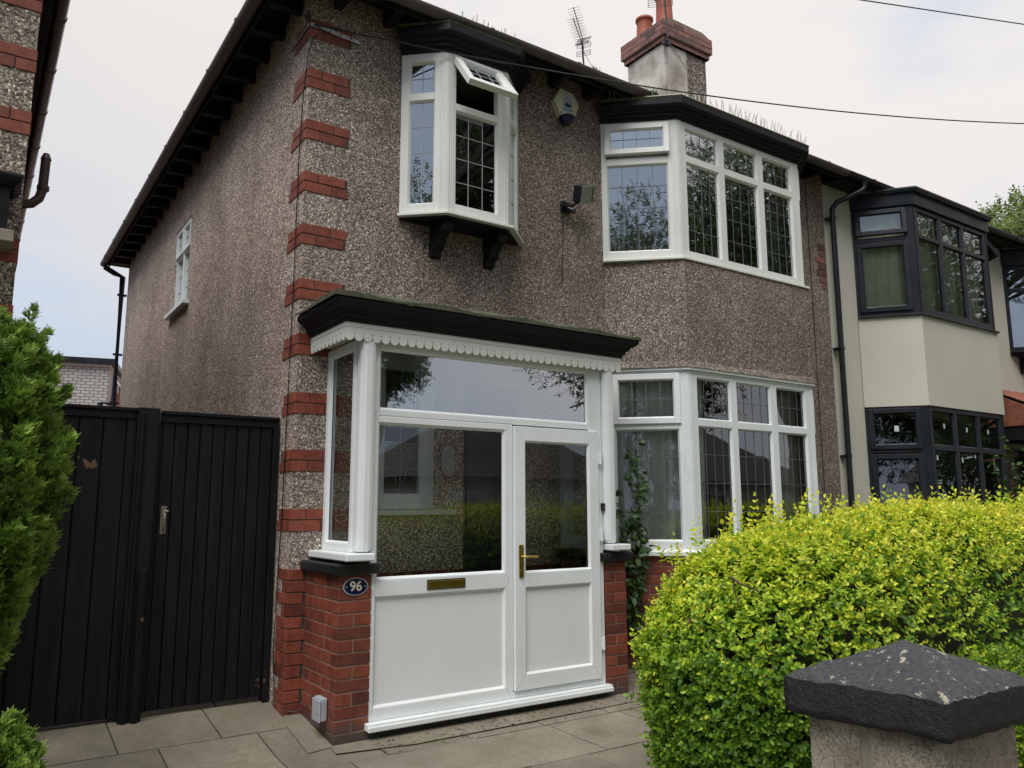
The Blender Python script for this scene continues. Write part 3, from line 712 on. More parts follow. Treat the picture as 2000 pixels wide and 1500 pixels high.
for x in (1.13, 1.66):
    mb = MB(); pr = [(0, 3.744), (-.235, 3.744), (-.245, 3.70), (-.235, 3.66), (-.17, 3.645), (-.13, 3.61), (-.10, 3.55), (-.05, 3.53), (-.04, 3.49), (0, 3.47)]
    mb.prism(pr, x - .045, x + .045, lambda p, q, t: (t, p, q)); mb.build('bracket', M['blackwood'], ori, bevel=.006)

# ---- side window --------------------------------------------------------
Tsd = lambda u, w, z: (-w, 8.62 - u, z)   # u from rear towards the front
fr = MB(); a0, a1 = 8.62 - 4.72, 8.62 - 3.90; w0, w1 = -.10, -.02
ring(fr, Tsd, a0, a1, 3.80, 4.86, .05, w0, w1); um = (a0 + a1) / 2 
fr.box(um - .03, um + .03, w0, w1, 3.85, 4.81, 0, Tsd)
fr.box(a0 + .05, um - .03, w0, w1, 4.48, 4.53, 0, Tsd); fr.box(um + .03, a1 - .05, w0, w1, 4.48, 4.53, 0, Tsd)
sw = fr.build('side_window', M['upvc'], H, bevel=.004)
for u_0, u_1 in ((a0 + .05, um - .03), (um + .03, a1 - .05)):
    pane(sw, Tsd, u_0, u_1, 3.85, 4.48, -.06, 'glass', (2, 3)); casement(sw, lambda u, w, z: Tsd(u, w - .02, z), u_0 - .015, u_1 + .015, 4.50, 4.83, 0, .04, 'upvc', 'glass', (2, 2))
mb = MB(); mb.box(a0 - .12, a1 + .10, -.1, .07, 3.755, 3.798, 0, Tsd); mb.build('sill', M['upvc'], sw, bevel=.003)

# ---- windows and door inside the porch ---------------------------------
fr = MB(); ring(fr, front, .585, 1.14, 1.41, 2.62, .05, -.06, .02); ring(fr, front, .60 + .04, 1.095, 1.455, 2.58, .075, -.05, .008)
iw = fr.build('inner_window', M['upvc'], H, bevel=.004)
p_ = pane(iw, front, .715, 1.02, 1.53, 2.505, -.03, 'glass_clear', (1, 5), 'leadlight')
mb = MB()
fl = lambda pts: mb.tube([(x, .026, z) for x, z in pts], .0045, 6)
xm = .8675
fl([(xm, 1.53), (xm, 2.5)]); fl([(xm - .03, 1.62), (xm - .06, 1.75), (xm - .03, 1.88)]); fl([(xm + .03, 1.62), (xm + .06, 1.75), (xm + .03, 1.88)])
fl([(xm, 1.88 - .05), (xm + .04, 1.88), (xm, 1.93), (xm - .04, 1.88), (xm, 1.83)]); fl([(.72, 1.88), (xm - .04, 1.88)]); fl([(xm + .04, 1.88), (1.02, 1.88)]); fl([(.72, 1.80), (xm - .05, 1.72), (.72, 1.66)])
mb.build('lead_pattern', M['leadlight'], iw)
mb = MB(); mb.box(.50, 1.33, -.07, -.001, 1.365, 1.405); mb.build('sill', M['upvc'], iw, bevel=.004)
fr = MB(); ring(fr, front, 2.425, 2.615, 1.105, 2.615, .045, -.06, .02); iw2 = fr.build('inner_window', M['upvc'], H, bevel=.004)
pane(iw2, front, 2.47, 2.57, 1.15, 2.57, -.03, 'glass_clear', (1, 5), 'leadlight')
mb = MB()
brick_face(mb, front, .40, 1.425, .03, 11, ch=.083, depth=.02, proud=.012); brick_face(mb, front, 2.03, 2.63, .03, 11, ch=.083, depth=.02, proud=.012)
mb.build('porch_brickwork', M['brick_plain'], H, bevel=.002)
mb = MB()
ring(mb, lambda u, w, z: (u, -w, z), 1.435, 2.015, .07, 2.44, .05, -.17, -.10)
mb.box(1.486, 1.964, .13, .17, .075, 2.385); 
for a, b, c, d in ((1.53, 1.70, .25, 1.0), (1.75, 1.92, .25, 1.0), (1.53, 1.92, 1.15, 2.25)): mb.box(a, b, .118, .129, c, d)
mb.build('inner_door', M['doorpaint'], H, bevel=.004)

# ---- porch ---------------------------------------------------------------
YP = -.60
pf = lambda u, w, z: (u, YP - w, z)
fr = MB(); F0, F1 = .345, 2.405; zb, zt_ = .035, 2.585
g = dict(w0=-.06, w1=0.0)
fr.box(F0, .392, -.06, 0, zb, zt_, 0, pf)                    # left stile
fr.box(2.268, F1, -.06, 0, zb, zt_, 0, pf)                   # right stile
fr.box(.392, 2.268, -.06, 0, 2.533, zt_, 0, pf)              # head
fr.box(.392, 2.268, -.06, 0, 2.055, 2.10, 0, pf)             # transom
fr.box(.392, 1.442, -.06, 0, 2.008, 2.0545, 0, pf)
fr.box(1.442, 1.512, -.06, 0, zb, 2.0545, 0, pf)             # mullion
fr.box(.392, 1.442, -.06, 0, .828, .942, 0, pf)              # mid rail
fr.box(.392, 1.442, -.06, 0, zb, .118, 0, pf)
fr.box(1.512, 2.268, -.06, 0, zb, .080, 0, pf)
for q in ((.392, 2.268, 2.10, 2.533), (.392, 1.442, .942, 2.008), (.392, 1.442, .118, .828)): bead(fr, pf, *q, -.024, -.002, .016)
porch = fr.build('porch_frame', M['upvc'], H, bevel=.005); porch['label'] = 'white plastic porch front with large panes and a letterbox'
pane(porch, pf, .392, 2.268, 2.10, 2.533, -.028, 'glass_top'); pane(porch, pf, .392, 1.442, .942, 2.008, -.028, 'glass_clear')
mb = MB(); mb.box(.392, 1.442, -.03, -.022, .118, .828, 0, pf); mb.build('lower_panel', M['panel'], porch)
mb = MB(); mb.box(F0 - .01, 2.43, -.05, .055, -.012, .034, 0, pf); mb.box(F0 - .01, 2.43, .0545, .068, -.016, .018, 0, pf); mb.build('door_cill', M['upvc'], porch, bevel=.005)
mb = MB(); mb.box(F0 + .02, 2.42, -.06, .01, -.20, -.0165, 0, pf); brk = mb.build('cill_wall', M['mortar_dark'], H)
# porch side screens
def side_screen(xs, mat='upvc'):
    T = (lambda u, w, z: (xs - w, -u, z)) if xs < 1 else (lambda u, w, z: (xs + w, -u, z))
    fr = MB(); ring(fr, T, .002, .535, 1.125, zt_, .05, -.06, 0, 0, .055); bead(fr, T, .052, .485, 1.18, zt_ - .055, -.024, -.002)
    o = fr.build('side_screen', M[mat], H, bevel=.004); pane(o, T, .052, .485, 1.18, zt_ - .055, -.028, 'glass_clear'); return o
side_screen(.235); side_screen(2.52)
for xc, sgn in ((.235, 1), (2.52, -1)):
    mb = MB(); mb.box(min(xc, xc + sgn * .108), max(xc, xc + sgn * .108), -.655, -.537, 1.125, zt_); mb.build('corner_post', M['upvc'], H, bevel=.035)
    mb = MB(); a, b = sorted((xc - sgn * .10, xc + sgn * .105)); mb.box(a, b, -.70, -.001, 1.075, 1.124); mb.build('screen_sill', M['upvc'], H, bevel=.008)
mb = MB(); mb.box(.36, 2.41, -.59, -.002, 2.586, 2.60); mb.build('porch_ceiling', M['upvc'], H)
mb = MB(); mb.box(.37, 2.40, -.54, -.002, -.05, .03); mb.build('porch_floor', M['concrete'], H)
# pillars
def pillar(x0, x1, y0, y1, z0, n, chh=.0825):
    mb = MB(); jo = .010
    for c in range(n):
        z = z0 + c * chh; zt2 = z + chh - jo; odd = c % 2; e = lambda: random.uniform(-.0015, .0015)
        W = x1 - x0
        if odd:  # header + stretcher part on the front, side starts behind
            cut = x0 + W * .48
            mb.box(x0 + e(), cut - jo / 2, y0 + e(), y0 + .215, z, zt2); mb.box(cut + jo / 2, x1, y0 + e(), y0 + .10, z, zt2); ys0 = y0 + .215 + jo
        else:
            mb.box(x0 + e(), x1, y0 + e(), y0 + .1025, z, zt2); ys0 = y0 + .1025 + jo
        y = ys0; k = 0
        while y < y1 - .01:
            ln = random.choice([.215, .215, .105, .14]); b = min(y + ln, y1)
            if y1 - b < .04: b = y1
            mb.box(x0 + e(), x0 + .10, y, b, z, zt2); mb.box(x1 - .06, x1 + e(), y, b, z, zt2) if y > y0 + .22 else None
            y = b + jo; k += 1
    o = mb.build('brick_pillar', M['brick'], H, bevel=.004)
    mb = MB(); mb.box(x0 + .005, x1 - .005, y0 + .005, y1, z0 - .1, z0 + n * chh - .002); mb.build('pillar_mortar', M['mortar'], o)
    mb = MB(); zc = z0 + n * chh; mb.box(x0 - .05, x1 + .035, y0 - .05, y1, zc, zc + .068); mb.build('coping', M['coping'], o, bevel=.012)
    return o
pillar(.125, .362, -.606, -.004, -.085, 13); pillar(2.415, 2.64, -.606, -.004, -.085, 13)
# valance
def scallop(T, Ln, zt2, zb2, n):
    mb = MB(); p = Ln / n; top = []; bot = []
    for i in range(n):
        cx = (i + .5) * p
        for k in range(9):
            a = PI + PI * k / 8; bot.append((cx + p * .48 * math.cos(a), zb2 + .036 + .036 * math.sin(a)))
        if i < n - 1: bot.append(((i + 1) * p, zb2 + .040))
    m = len(bot)
    front_ = [T(u, 0, z) for u, z in bot] + [T(u, 0, zt2) for u, z in bot]; back_ = [T(u, -.012, z) for u, z in bot] + [T(u, -.012, zt2) for u, z in bot]
    mb.add(front_, [(i, i + 1, m + i + 1, m + i) for i in range(m - 1)]); mb.add(back_, [(i + 1, i, m + i, m + i + 1) for i in range(m - 1)])
    mb.add(front_ + back_, [(i + 1, i, 2 * m + i, 2 * m + i + 1) for i in range(m - 1)])
    for i in range(n - 1): mb.prism([((i + 1) * p + .004 * math.cos(a), zb2 + .052 + .004 * math.sin(a)) for a in np.linspace(0, 2 * PI, 9)[:-1]], 0.0004, .0012, lambda q, r_, t: T(q, t, r_), 1)
    mb.box(0, Ln, .0006, .004, zt2 - .03, zt2 - .022, 0, T)
    return mb
VP = [(.098, -.001), (.098, -.66), (2.59, -.66), (2.59, -.001)]
for A, B, n in ((VP[0], VP[1], 9), (VP[1], VP[2], 37), (VP[2], VP[3], 9)):
    T, Ln = facetT(A, B); scallop(T, Ln, 2.676, 2.551, n).build('scalloped_valance', [M['upvc_old'], M['blackplastic']], H, fix=False)
mb = MB(); mb.add([(.105, -.001, 2.606), (.105, -.655, 2.606), (2.583, -.655, 2.606), (2.583, -.001, 2.606)], [(0, 1, 2, 3)]); mb.build('porch_soffit', M['upvc_old'], H)
prof = [(-.02, 2.677), (.010, 2.677), (.012, 2.70), (.03, 2.704), (.032, 2.73), (.05, 2.735), (.058, 2.757), (.064, 2.763), (.085, 2.77), (.105, 2.79), (.11, 2.795), (.112, 2.822), (-.02, 2.822)]
mb = MB(); mb.sweep(prof, VP); mb.build('porch_cornice', M['blackwood'], H, bevel=.002)
mb = MB(); x0, x1 = -.030, 2.720; yf = -.785
nx_, ny_ = 80, 14; vs = []; rj = random.Random(2)
for i in range(nx_ + 1):
    for j in range(ny_ + 1):
        x = x0 + (x1 - x0) * i / nx_; y = yf + (-.001 - yf) * j / ny_; dd = min(x - x0, x1 - x, y - yf)
        vs.append((x, y, 2.848 + .30 * min(dd, .62) + .010 * math.sin(x * 9 + y * 7) + rj.uniform(-.004, .006)))
mb.add(vs, [(i * (ny_ + 1) + j, (i + 1) * (ny_ + 1) + j, (i + 1) * (ny_ + 1) + j + 1, i * (ny_ + 1) + j + 1) for i in range(nx_) for j in range(ny_)], 0, True)
rim = [i * (ny_ + 1) for i in range(nx_ + 1)]; lf = list(range(ny_ + 1)); rg = [nx_ * (ny_ + 1) + j for j in range(ny_ + 1)]
for strip in (rim, lf, rg):
    b = [(vs[k][0], vs[k][1], 2.8225) for k in strip]; a = [vs[k] for k in strip]; m_ = len(a); mb.add(a + b, [(q, q + 1, m_ + q + 1, m_ + q) for q in range(m_ - 1)])
mb.build('porch_roof', M['moss'], H)
# porch door
D0, D1, Dz0, Dz1 = 1.517, 2.352, .086, 2.043
fr = MB(); ring(fr, pf, D0, D1, Dz0, Dz1, .098, -.045, .022, 0, .112); fr.box(D0 + .098, D1 - .098, -.045, .022, .826, .935, 0, pf)
bead(fr, pf, D0 + .098, D1 - .098, .935, Dz1 - .112, -.0, .018, .012); bead(fr, pf, D0 + .098, D1 - .098, Dz0 + .112, .826, .0, .018, .012)
door = fr.build('porch_door', M['upvc'], H, bevel=.005)
pane(door, pf, D0 + .098, D1 - .098, .935, Dz1 - .112, -.004, 'glass_clear')
mb = MB(); mb.box(D0 + .098, D1 - .098, -.01, -.002, Dz0 + .112, .826, 0, pf); mb.build('lower_panel', M['panel'], door)
mb = MB(); mb.box(1.548, 1.590, .0225, .034, .90, 1.145, 0, pf); hb = mb.build('handle', M['brass'], door, bevel=.008)
mb = MB(); mb.tube([(1.569, YP - .03, 1.055), (1.569, YP - .065, 1.055), (1.58, YP - .072, 1.055), (1.69, YP - .074, 1.053)], .010, 10); mb.lathe([(0.012, 0), (.012, .01)], (1.569, YP - .04, .95), 10)
mb.build('lever', M['brass'], door)
for z in (.35, 1.20, 1.82):
    mb = MB(); mb.tube([(2.372, YP - .022, z - .05), (2.372, YP - .022, z + .05)], .012, 10); mb.box(2.353, 2.372, .0, .028, z - .045, z + .045, 0, pf); mb.build('hinge', M['upvc'], door)
mb = MB(); mb.box(.79, 1.085, .0005, .012, .862, .915, 0, pf); mb.build('letterbox', M['brass'], porch, bevel=.004)
mb = MB(); mb.box(.783, 1.092, .0003, .006, .855, .922, 0, pf); mb.build('letterbox_surround', M['blackplastic'], porch)

def seam(parent, T, pts, name='weld_seam'):
    mb = MB()
    for (a, b) in pts:
        d = Vector((b[0] - a[0], b[1] - a[1])).normalized(); n_ = Vector((-d.y, d.x)) * .0011
        mb.add([T(a[0] + n_.x, .0007, a[1] + n_.y), T(b[0] + n_.x, .0007, b[1] + n_.y), T(b[0] - n_.x, .0007, b[1] - n_.y), T(a[0] - n_.x, .0007, a[1] - n_.y)], [(0, 1, 2, 3)])
    return mb.build(name, M['greyplastic'], parent)
pd = lambda u, w, z: pf(u, w + .0215, z)
seam(door, pd, [((D0 + .004, Dz0 + .004), (D0 + .098, Dz0 + .112)), ((D1 - .004, Dz0 + .004), (D1 - .098, Dz0 + .112)), ((D0 + .004, Dz1 - .004), (D0 + .098, Dz1 - .112)), ((D1 - .004, Dz1 - .004), (D1 - .098, Dz1 - .112)), ((D0 + .06, .88), (D0 + .098, .935)), ((D0 + .06, .88), (D0 + .098, .826)), ((D1 - .06, .88), (D1 - .098, .935)), ((D1 - .06, .88), (D1 - .098, .826))])
seam(porch, pf, [((.35, .885), (.392, .942)), ((.35, .885), (.392, .828)), ((1.48, .885), (1.442, .942)), ((1.48, .885), (1.442, .828)), ((.35, 2.055), (.392, 2.10)), ((.35, 2.055), (.392, 2.008)), ((.35, .06), (.392, .118)), ((1.475, 2.04), (1.442, 2.008)), ((1.48, .06), (1.442, .118))])
mb = MB(); rl_ = random.Random(21)
for k in range(420):
    x = rl_.uniform(.3, 2.5); y = -.66 - abs(rl_.gauss(0, .12)) if k % 3 else rl_.uniform(-.9, -.62)
    if k % 7 == 0: x = rl_.uniform(-1.3, 2.6); y = rl_.uniform(-2.2, .1)
    r_ = rl_.uniform(.003, .010) * (1.6 if k % 11 == 0 else 1); a = rl_.uniform(0, PI); z = gz(y) + (.016 if y > -.84 and .1 < x < 2.7 else .007)
    mb.add([(x + r_ * math.cos(a + q * 2.1) * (1.8 if q == 0 else 1), y + r_ * math.sin(a + q * 2.1), z + (.004 if q == 1 else 0)) for q in range(3)], [(0, 1, 2)])
for k in range(120):
    x = rl_.uniform(.4, 2.4); y = rl_.uniform(-.664, -.625); r_ = rl_.uniform(.002, .005); a = rl_.uniform(0, PI); mb.add([(x + r_ * math.cos(a + q * 2.1), y + r_ * .6 * math.sin(a + q * 2.1), .0355 if y > -.655 else .0195) for q in range(3)], [(0, 1, 2)])
tag(mb.build('leaf_litter', M['twig'], fix=False), 'scattered dry leaf bits and grit on the paving by the porch', 'litter', kind='stuff')
# ---- curtains ---------------------------------------------------------------
def curtain(T, u0, u1, z0, z1, w, mat, label, amp=.018, wl=.09, group=None, gather=0):
    n = int((u1 - u0) / .012); vs = []
    for j in range(7):
        t = j / 6; z = z1 + (z0 - z1) * t
        for i in range(n + 1):
            s_ = i / n; u = u0 + (u1 - u0) * s_
            ph = u / wl * 2 * PI + 1.3 * math.sin(u * 7) + .3 * t * math.sin(u * 5)
            vs.append(T(u, w + amp * math.sin(ph) * (.6 + .5 * t) + .008 * math.sin(u * 40), z))
    mb = MB(); mb.add(vs, [(j * (n + 1) + i, j * (n + 1) + i + 1, (j + 1) * (n + 1) + i + 1, (j + 1) * (n + 1) + i) for j in range(6) for i in range(n)], 0, True)
    return tag(mb.build('curtain', M[mat], fix=False), label, 'curtain', group)
Ta, La = facetT(LBz[0], LBz[1]); Tb, Lb_ = facetT(LBz[1], LBz[2])
curtain(Ta, .02, .24, 1.10, 2.66, -.11, 'curtain', 'pale curtain nearest the porch behind the side light of the ground floor bay', .02, .10)
curtain(Ta, .25, .72, 1.10, 2.66, -.13, 'curtain', 'pale curtain with dark folds behind the middle of the ground floor bay side light', .03, .13)
curtain(Tb, .06, .34, 1.10, 2.66, -.15, 'curtain', 'pale curtain gathered just inside the front corner of the ground floor bay', .03, .09)
curtain(Tb, 1.40, 1.85, 1.10, 2.66, -.16, 'curtaingrey', 'grey curtain at the far end of the ground floor bay', .03, .10)
Tc, Lc = facetT(UB[0], UB[1]); Td, Ld = facetT(UB[1], UB[2])
curtain(Tc, .03, .66, 3.86, 5.16, -.14, 'curtaingrey', 'grey curtain behind the side light of the upper leaded bay', .02, .08)
curtain(Td, 1.40, 1.88, 3.86, 5.16, -.22, 'curtaingrey', 'grey curtain at the far end of the upper leaded bay', .02, .08)

# ------------------------------------------------------------------ CREAM HOUSE
H2 = thing('rendered_house', (10, 0, 0), 'cream rendered adjoining house with anthracite grey bay windows', 'house')
X2, X3 = XR + .015, 13.2
mb = MB()
wall_grid(mb, lambda u, w, z: (u, .004 - w, z), X2, X3, -.12, ZT, [(7.27, 10.0, .6, 2.62), (7.27, 10.0, 3.84, 5.18), (11.28, 12.15, 3.84, 5.15), (11.0, 12.2, .1, 2.3)], .25)
mb.build('front_wall', M['cream'], H2)
mb = MB(); mb.box(X3 - .2, X3, .26, 8.2, -.1, ZT); mb.box(X2, X3 - .2, 8.22, 8.45, -.1, ZT); mb.build('side_wall', M['cream'], H2)
mb = MB(); mb.box(X2 + .01, X3 - .21, .26, 8.2, 2.72, 2.84); mb.box(X2 + .01, X3 - .21, .26, 8.2, 5.32, 5.4); mb.box(X2 + .01, X2 + .1, .26, 8.2, 0, 5.3)
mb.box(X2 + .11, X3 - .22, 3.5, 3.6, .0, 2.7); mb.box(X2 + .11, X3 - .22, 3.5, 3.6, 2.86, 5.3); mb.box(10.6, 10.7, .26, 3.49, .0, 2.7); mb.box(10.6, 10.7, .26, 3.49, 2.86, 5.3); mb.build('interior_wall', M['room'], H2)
roof(H2, XR + .02, X3, False, True, 'rooftile')
mb = MB()
mb.sweep([(.275, 5.375), (.295, 5.375), (.295, 5.50), (.275, 5.50)], [(X2, 0), (X3, 0)]); mb.sweep([(-.0, 5.43), (.272, 5.40), (.272, 5.413), (.0, 5.445)], [(X2, 0), (X3, 0)])
mb.build('soffit_board', M['soffit'], H2)
gutter('gutter', [(X2, 0), (X3, 0)], 5.462, H2, 'blackplastic')
mb = MB(); mb.tube([(6.98, -.352, 5.42), (6.98, -.352, 5.34), (6.95, -.33, 5.30), (6.74, -.12, 5.17), (6.70, -.075, 5.09), (6.70, -.075, 4.9), (6.70, -.075, -.05)], .034, 12)
for z in (4.95, 3.3, 2.0, .8): mb.tube([(6.70, -.075, z), (6.70, -.075, z + .04)], .040, 12); mb.box(6.64, 6.76, -.06, .0, z + .005, z + .03)
mb.box(6.62, 6.76, -.10, -.02, 3.31, 3.32)
mb.build('downpipe', M['blackplastic'], H2)
NB = [(7.22, .0), (7.665, -.565), (9.56, -.565), (10.02, 0)]
nb = bay(NB, 3.80, 5.20, (4.79, 4.84), 'anthracite', 'glass_dark', False, 'lead', side_open=math.radians(5), cols=((.10, .62), (.68, 1.20), (1.26, 1.80)), lowlead=None, toplead=None, sidelead=None, casfull=True, rightopen=math.radians(35))
nb['label'] = 'upper anthracite bay window of the cream house'
sill(nb, NB, 3.765, 3.7995, .045, 'anthracite')
mb = MB(); mb.sweep([(-.04, 5.2005), (.03, 5.2005), (.035, 5.36), (.07, 5.36), (.075, 5.39), (-.04, 5.39)], NB); mb.build('cornice', M['anthracite'], nb, bevel=.004)
topcap(nb, NB, 5.391, .085, 'lead')
NL = [(7.22, .0), (7.645, -.555), (9.56, -.555), (10.02, 0)]
nl = bay(NL, .86, 2.64, (2.10, 2.16), 'anthracite', 'glass_dark', False, 'lead', side_open=0, cols=((.10, .62), (.68, 1.20), (1.26, 1.80)), lowlead=None, toplead=None, sidelead=None, casfull=True)
nl['label'] = 'ground floor anthracite bay window of the cream house'
mb = MB(); mb.sweep([(-.06, 2.6405), (.012, 2.6405), (.012, 3.764), (-.06, 3.764)], NB); mb.add([(x, y + .03, 2.67) for x, y in NB], [(0, 1, 2, 3)]); mb.add([(x, y + .03, 3.74) for x, y in NB], [(0, 1, 2, 3)])
mb.build('bay_apron', M['cream'], H2)
mb = MB(); mb.sweep([(-.08, -.12), (.0, -.12), (.0, .8595), (-.08, .8595)], NL); mb.build('bay_plinth', M['cream'], H2)
# sticker squares left on the new panes
T, Ln = facetT(NL[1], NL[2])
for u, z in ((.40, 2.38), (.95, 2.36), (1.5, 2.36), (.18, 1.98), (.78, 1.97)): mb = MB(); mb.box(u, u + .035, -.028, -.027, z, z + .06, 0, T); mb.build('glazing_sticker', M['alarmwhite'], H2)
T0, L0 = facetT(NL[0], NL[1]); mb = MB(); mb.box(.32, .37, .0, .001, 2.33, 2.40, 0, T0); mb.build('glazing_sticker', M['alarmwhite'], H2)
curtain(facetT(NB[0], NB[1])[0], .03, .66, 3.86, 5.16, -.12, 'blind', 'green grey curtain behind the side light of the upper anthracite bay', .012, .12)
curtain(facetT(NB[1], NB[2])[0], .02, 1.86, 3.86, 5.16, -.12, 'blind', 'green grey curtain across the front of the upper anthracite bay', .012, .12)
# oriel of the cream house
NO = [(11.25, 0), (11.52, -.28), (12.1, -.28), (12.37, 0)]
fr = MB()
for (A, B) in zip(NO[:-1], NO[1:]):
    T, Ln = facetT(A, B); ring(fr, T, 0, Ln, 3.80, 5.15, .055, -.06, 0); fr.box(.055, Ln - .055, -.06, 0, 4.73, 4.79, 0, T)
no = fr.build('oriel_window', M['anthracite'], H2, bevel=.004)
for (A, B) in zip(NO[:-1], NO[1:]):
    T, Ln = facetT(A, B); pane(no, T, .055, Ln - .055, 3.855, 4.73, -.03, 'glass'); pane(no, T, .055, Ln - .055, 4.79, 5.095, -.03, 'glass')
mb = MB(); mb.sweep([(-.04, 5.1505), (.03, 5.1505), (.05, 5.36), (.10, 5.37), (.10, 5.40), (-.04, 5.40)], NO); mb.build('cornice', M['anthracite'], no)
topcap(no, NO, 5.401, .10, 'lead')
sill(no, NO, 3.765, 3.7995, .05, 'anthracite')
mb = MB(); mb.add([(x, y, 3.72) for x, y in NO] + [(x, y, 3.764) for x, y in NO], [(0, 1, 2, 3), (4, 5, 6, 7), (0, 1, 5, 4), (1, 2, 6, 5), (2, 3, 7, 6)])
for x in (11.56, 12.06): mb.prism([(0, 3.719), (-.22, 3.719), (-.22, 3.64), (-.14, 3.62), (-.06, 3.50), (0, 3.46)], x - .045, x + .045, lambda p, q, t: (t, p, q))
mb.build('bracket', M['blackwood'], no)
# tiled porch of the cream house
mb = MB()
yE, zE, zW = -1.05, 2.62, 3.12
for r in range(5):
    y0_ = yE + r * .21; z0_ = zE + (zW - zE) * (r / 5)
    for k in range(11):
        xa = 10.32 + k * .225 + r * .05; n8 = 6
        vs = []
        for a in range(n8 + 1):
            th = PI * a / n8; vs += [(xa + .11 - .11 * math.cos(th), y0_, z0_ + .045 * math.sin(th)), (xa + .11 - .11 * math.cos(th), y0_ + .24, z0_ + .115 + .045 * math.sin(th))]
        mb.add(vs, [(2 * a, 2 * a + 2, 2 * a + 3, 2 * a + 1) for a in range(n8)], 0, True)
mb.add([(10.28, yE, zE - .01), (12.85, yE, zE - .01), (12.85, 0, zW), (10.55, 0, zW)], [(0, 1, 2, 3)])
mb.prism([(-.0, 2.55), (-1.05, 2.55), (-.0, 3.10)], 10.30, 10.34, lambda p, q, t: (t, p, q))
mb.build('porch_roof', M['redtile'], H2)
mb = MB(); mb.box(10.32, 12.85, -1.02, -.0, 2.35, 2.55); mb.build('porch_fascia', M['blackwood'], H2)
mb = MB(); mb.box(10.35, 10.41, -.98, -.92, -.1, 2.349); mb.box(11.5, 11.56, -.98, -.92, -.1, 2.349); mb.box(12.75, 12.81, -.98, -.92, -.1, 2.349)
mb.box(10.41, 12.75, -.97, -.93, 2.24, 2.30)
pc = mb.build('porch_frame', M['anthracite'], H2); 
T = lambda u, w, z: (u, -.95 - w, z)
pane(pc, T, 10.41, 11.5, -.05, 2.24, 0, 'glass_dark'); pane(pc, T, 11.56, 12.75, -.05, 2.24, 0, 'glass_dark'); pane(pc, lambda u, w, z: (10.38 + w, u, z), -.92, -.01, -.05, 2.34, 0, 'glass_dark')
mb = MB(); brick_face(mb, lambda u, w, z: (u, -.02 - w, z), 10.1, 13.1, -.1, 29, ch=.083, depth=.015, holes=[(11.0, 12.2, 0, 2.3)]); mb.build('porch_brickwork', M['brick_plain'], H2)
# patch of red toothed brick at the party line
mb = MB()
for c, (a, b) in enumerate(((6.50, 6.60), (6.45, 6.60), (6.41, 6.60), (6.45, 6.60), (6.41, 6.60), (6.50, 6.60), (6.46, 6.60))):
    mb.box(a, b, -.006, .02, 4.05 + c * .083, 4.05 + c * .083 + .074)
mb.build('quoin', M['brick_chim'], H)

# ------------------------------------------------------------------ LEFT HOUSE
H3 = thing('brick_banded_house', (-4, 0, 0), 'neighbouring pebbledash house with red brick quoin bands at the left edge', 'house')
XL = -1.80
mb = MB(); wall_grid(mb, front, -9, XL - .003, -.12, ZT, [(-3.3, -1.98, 3.07, 3.33)], .25); wall_grid(mb, lambda u, w, z: (XL + w, u, z), .0005, 8.5, -.12, ZT, [], .2, 0, True)
mb.box(-8.99, XL - .21, 8.2, 8.49, -.1, ZT - .01); mb.box(-9, -8.8, .26, 8.19, -.1, ZT - .01)
mb.build('wall', M['dash_left'], H3)
for i, zc in enumerate((4.70, 4.277, 3.85, 3.01, 2.583, 2.15, 1.72, 1.29, .86, .43)):
    mb = MB()
    for c in range(2): corner_bricks(mb, zc - .083 + c * .083, c + i + 1, run=.8, runs=.33, sx=-1, x0=XL)
    mb.box(XL - .79, XL + .0025, -.0025, .3, zc - .082, zc + .076, 1)
    mb.build('quoin', [M['brick_plain'], M['mortar_dark']], H3, bevel=.003)
mb = MB()
e = .145
vs = [(XL + e, -.3, 5.505), (-9.3, -.3, 5.505), (-9.3, 8.8, 5.505), (XL + e, 8.8, 5.505), (XL + e - 4.0, 4.25, 8.3), (-6, 4.25, 8.3)]
lo = [(x, y, z - .05) for x, y, z in vs]
mb.add(vs + lo, [(0, 1, 5, 4), (1, 2, 5), (2, 3, 4, 5), (3, 0, 4), (6, 7, 11, 10), (7, 8, 11), (8, 9, 10, 11), (9, 6, 10), (0, 1, 7, 6), (1, 2, 8, 7), (2, 3, 9, 8), (3, 0, 6, 9)])
mb.build('roof', M['rooftile'], H3)
mb = MB(); mb.sweep([(.0, 5.40), (.115, 5.36), (.115, 5.50), (.0, 5.50)], [(-9.0, 0), (XL, 0), (XL, 8.72)]); mb.build('soffit_board', M['blackwood'], H3)
mb = MB(); gutter('gutter', [(-9.0, 0), (XL, 0), (XL, 8.76)], 5.45, H3, 'brownplastic', out=.172, r=.052)
# small dark framed window box on its front
mb = MB(); mb.sweep([(-.02, 3.33), (.02, 3.33), (.05, 3.36), (.06, 3.385), (.06, 3.40), (-.02, 3.42)], [(-3.4, 0), (-3.4, -.22), (XL - .07, -.22), (XL - .07, 0)])
mb.add([(-3.4, 0, 3.42), (-3.4, -.22, 3.42), (XL - .07, -.22, 3.42), (XL - .07, 0, 3.42)], [(0, 1, 2, 3)])
mb.box(XL - .13, XL - .07, -.22, -.001, 3.06, 3.329); mb.box(-3.4, XL - .131, -.22, -.17, 3.06, 3.12); mb.box(-3.4, XL - .131, -.22, -.17, 3.29, 3.329); mb.box(XL - .19, XL - .131, -.22, -.17, 3.121, 3.289)
wb = mb.build('small_window', M['blackwood'], H3, bevel=.004)
pane(wb, lambda u, w, z: (u, -.19 - w, z), -3.35, XL - .19, 3.12, 3.29, 0, 'glass_dark')
mb = MB(); mb.box(-3.42, XL - .03, -.25, -.001, 2.985, 3.059); mb.build('sill', M['concrete'], wb, bevel=.006)
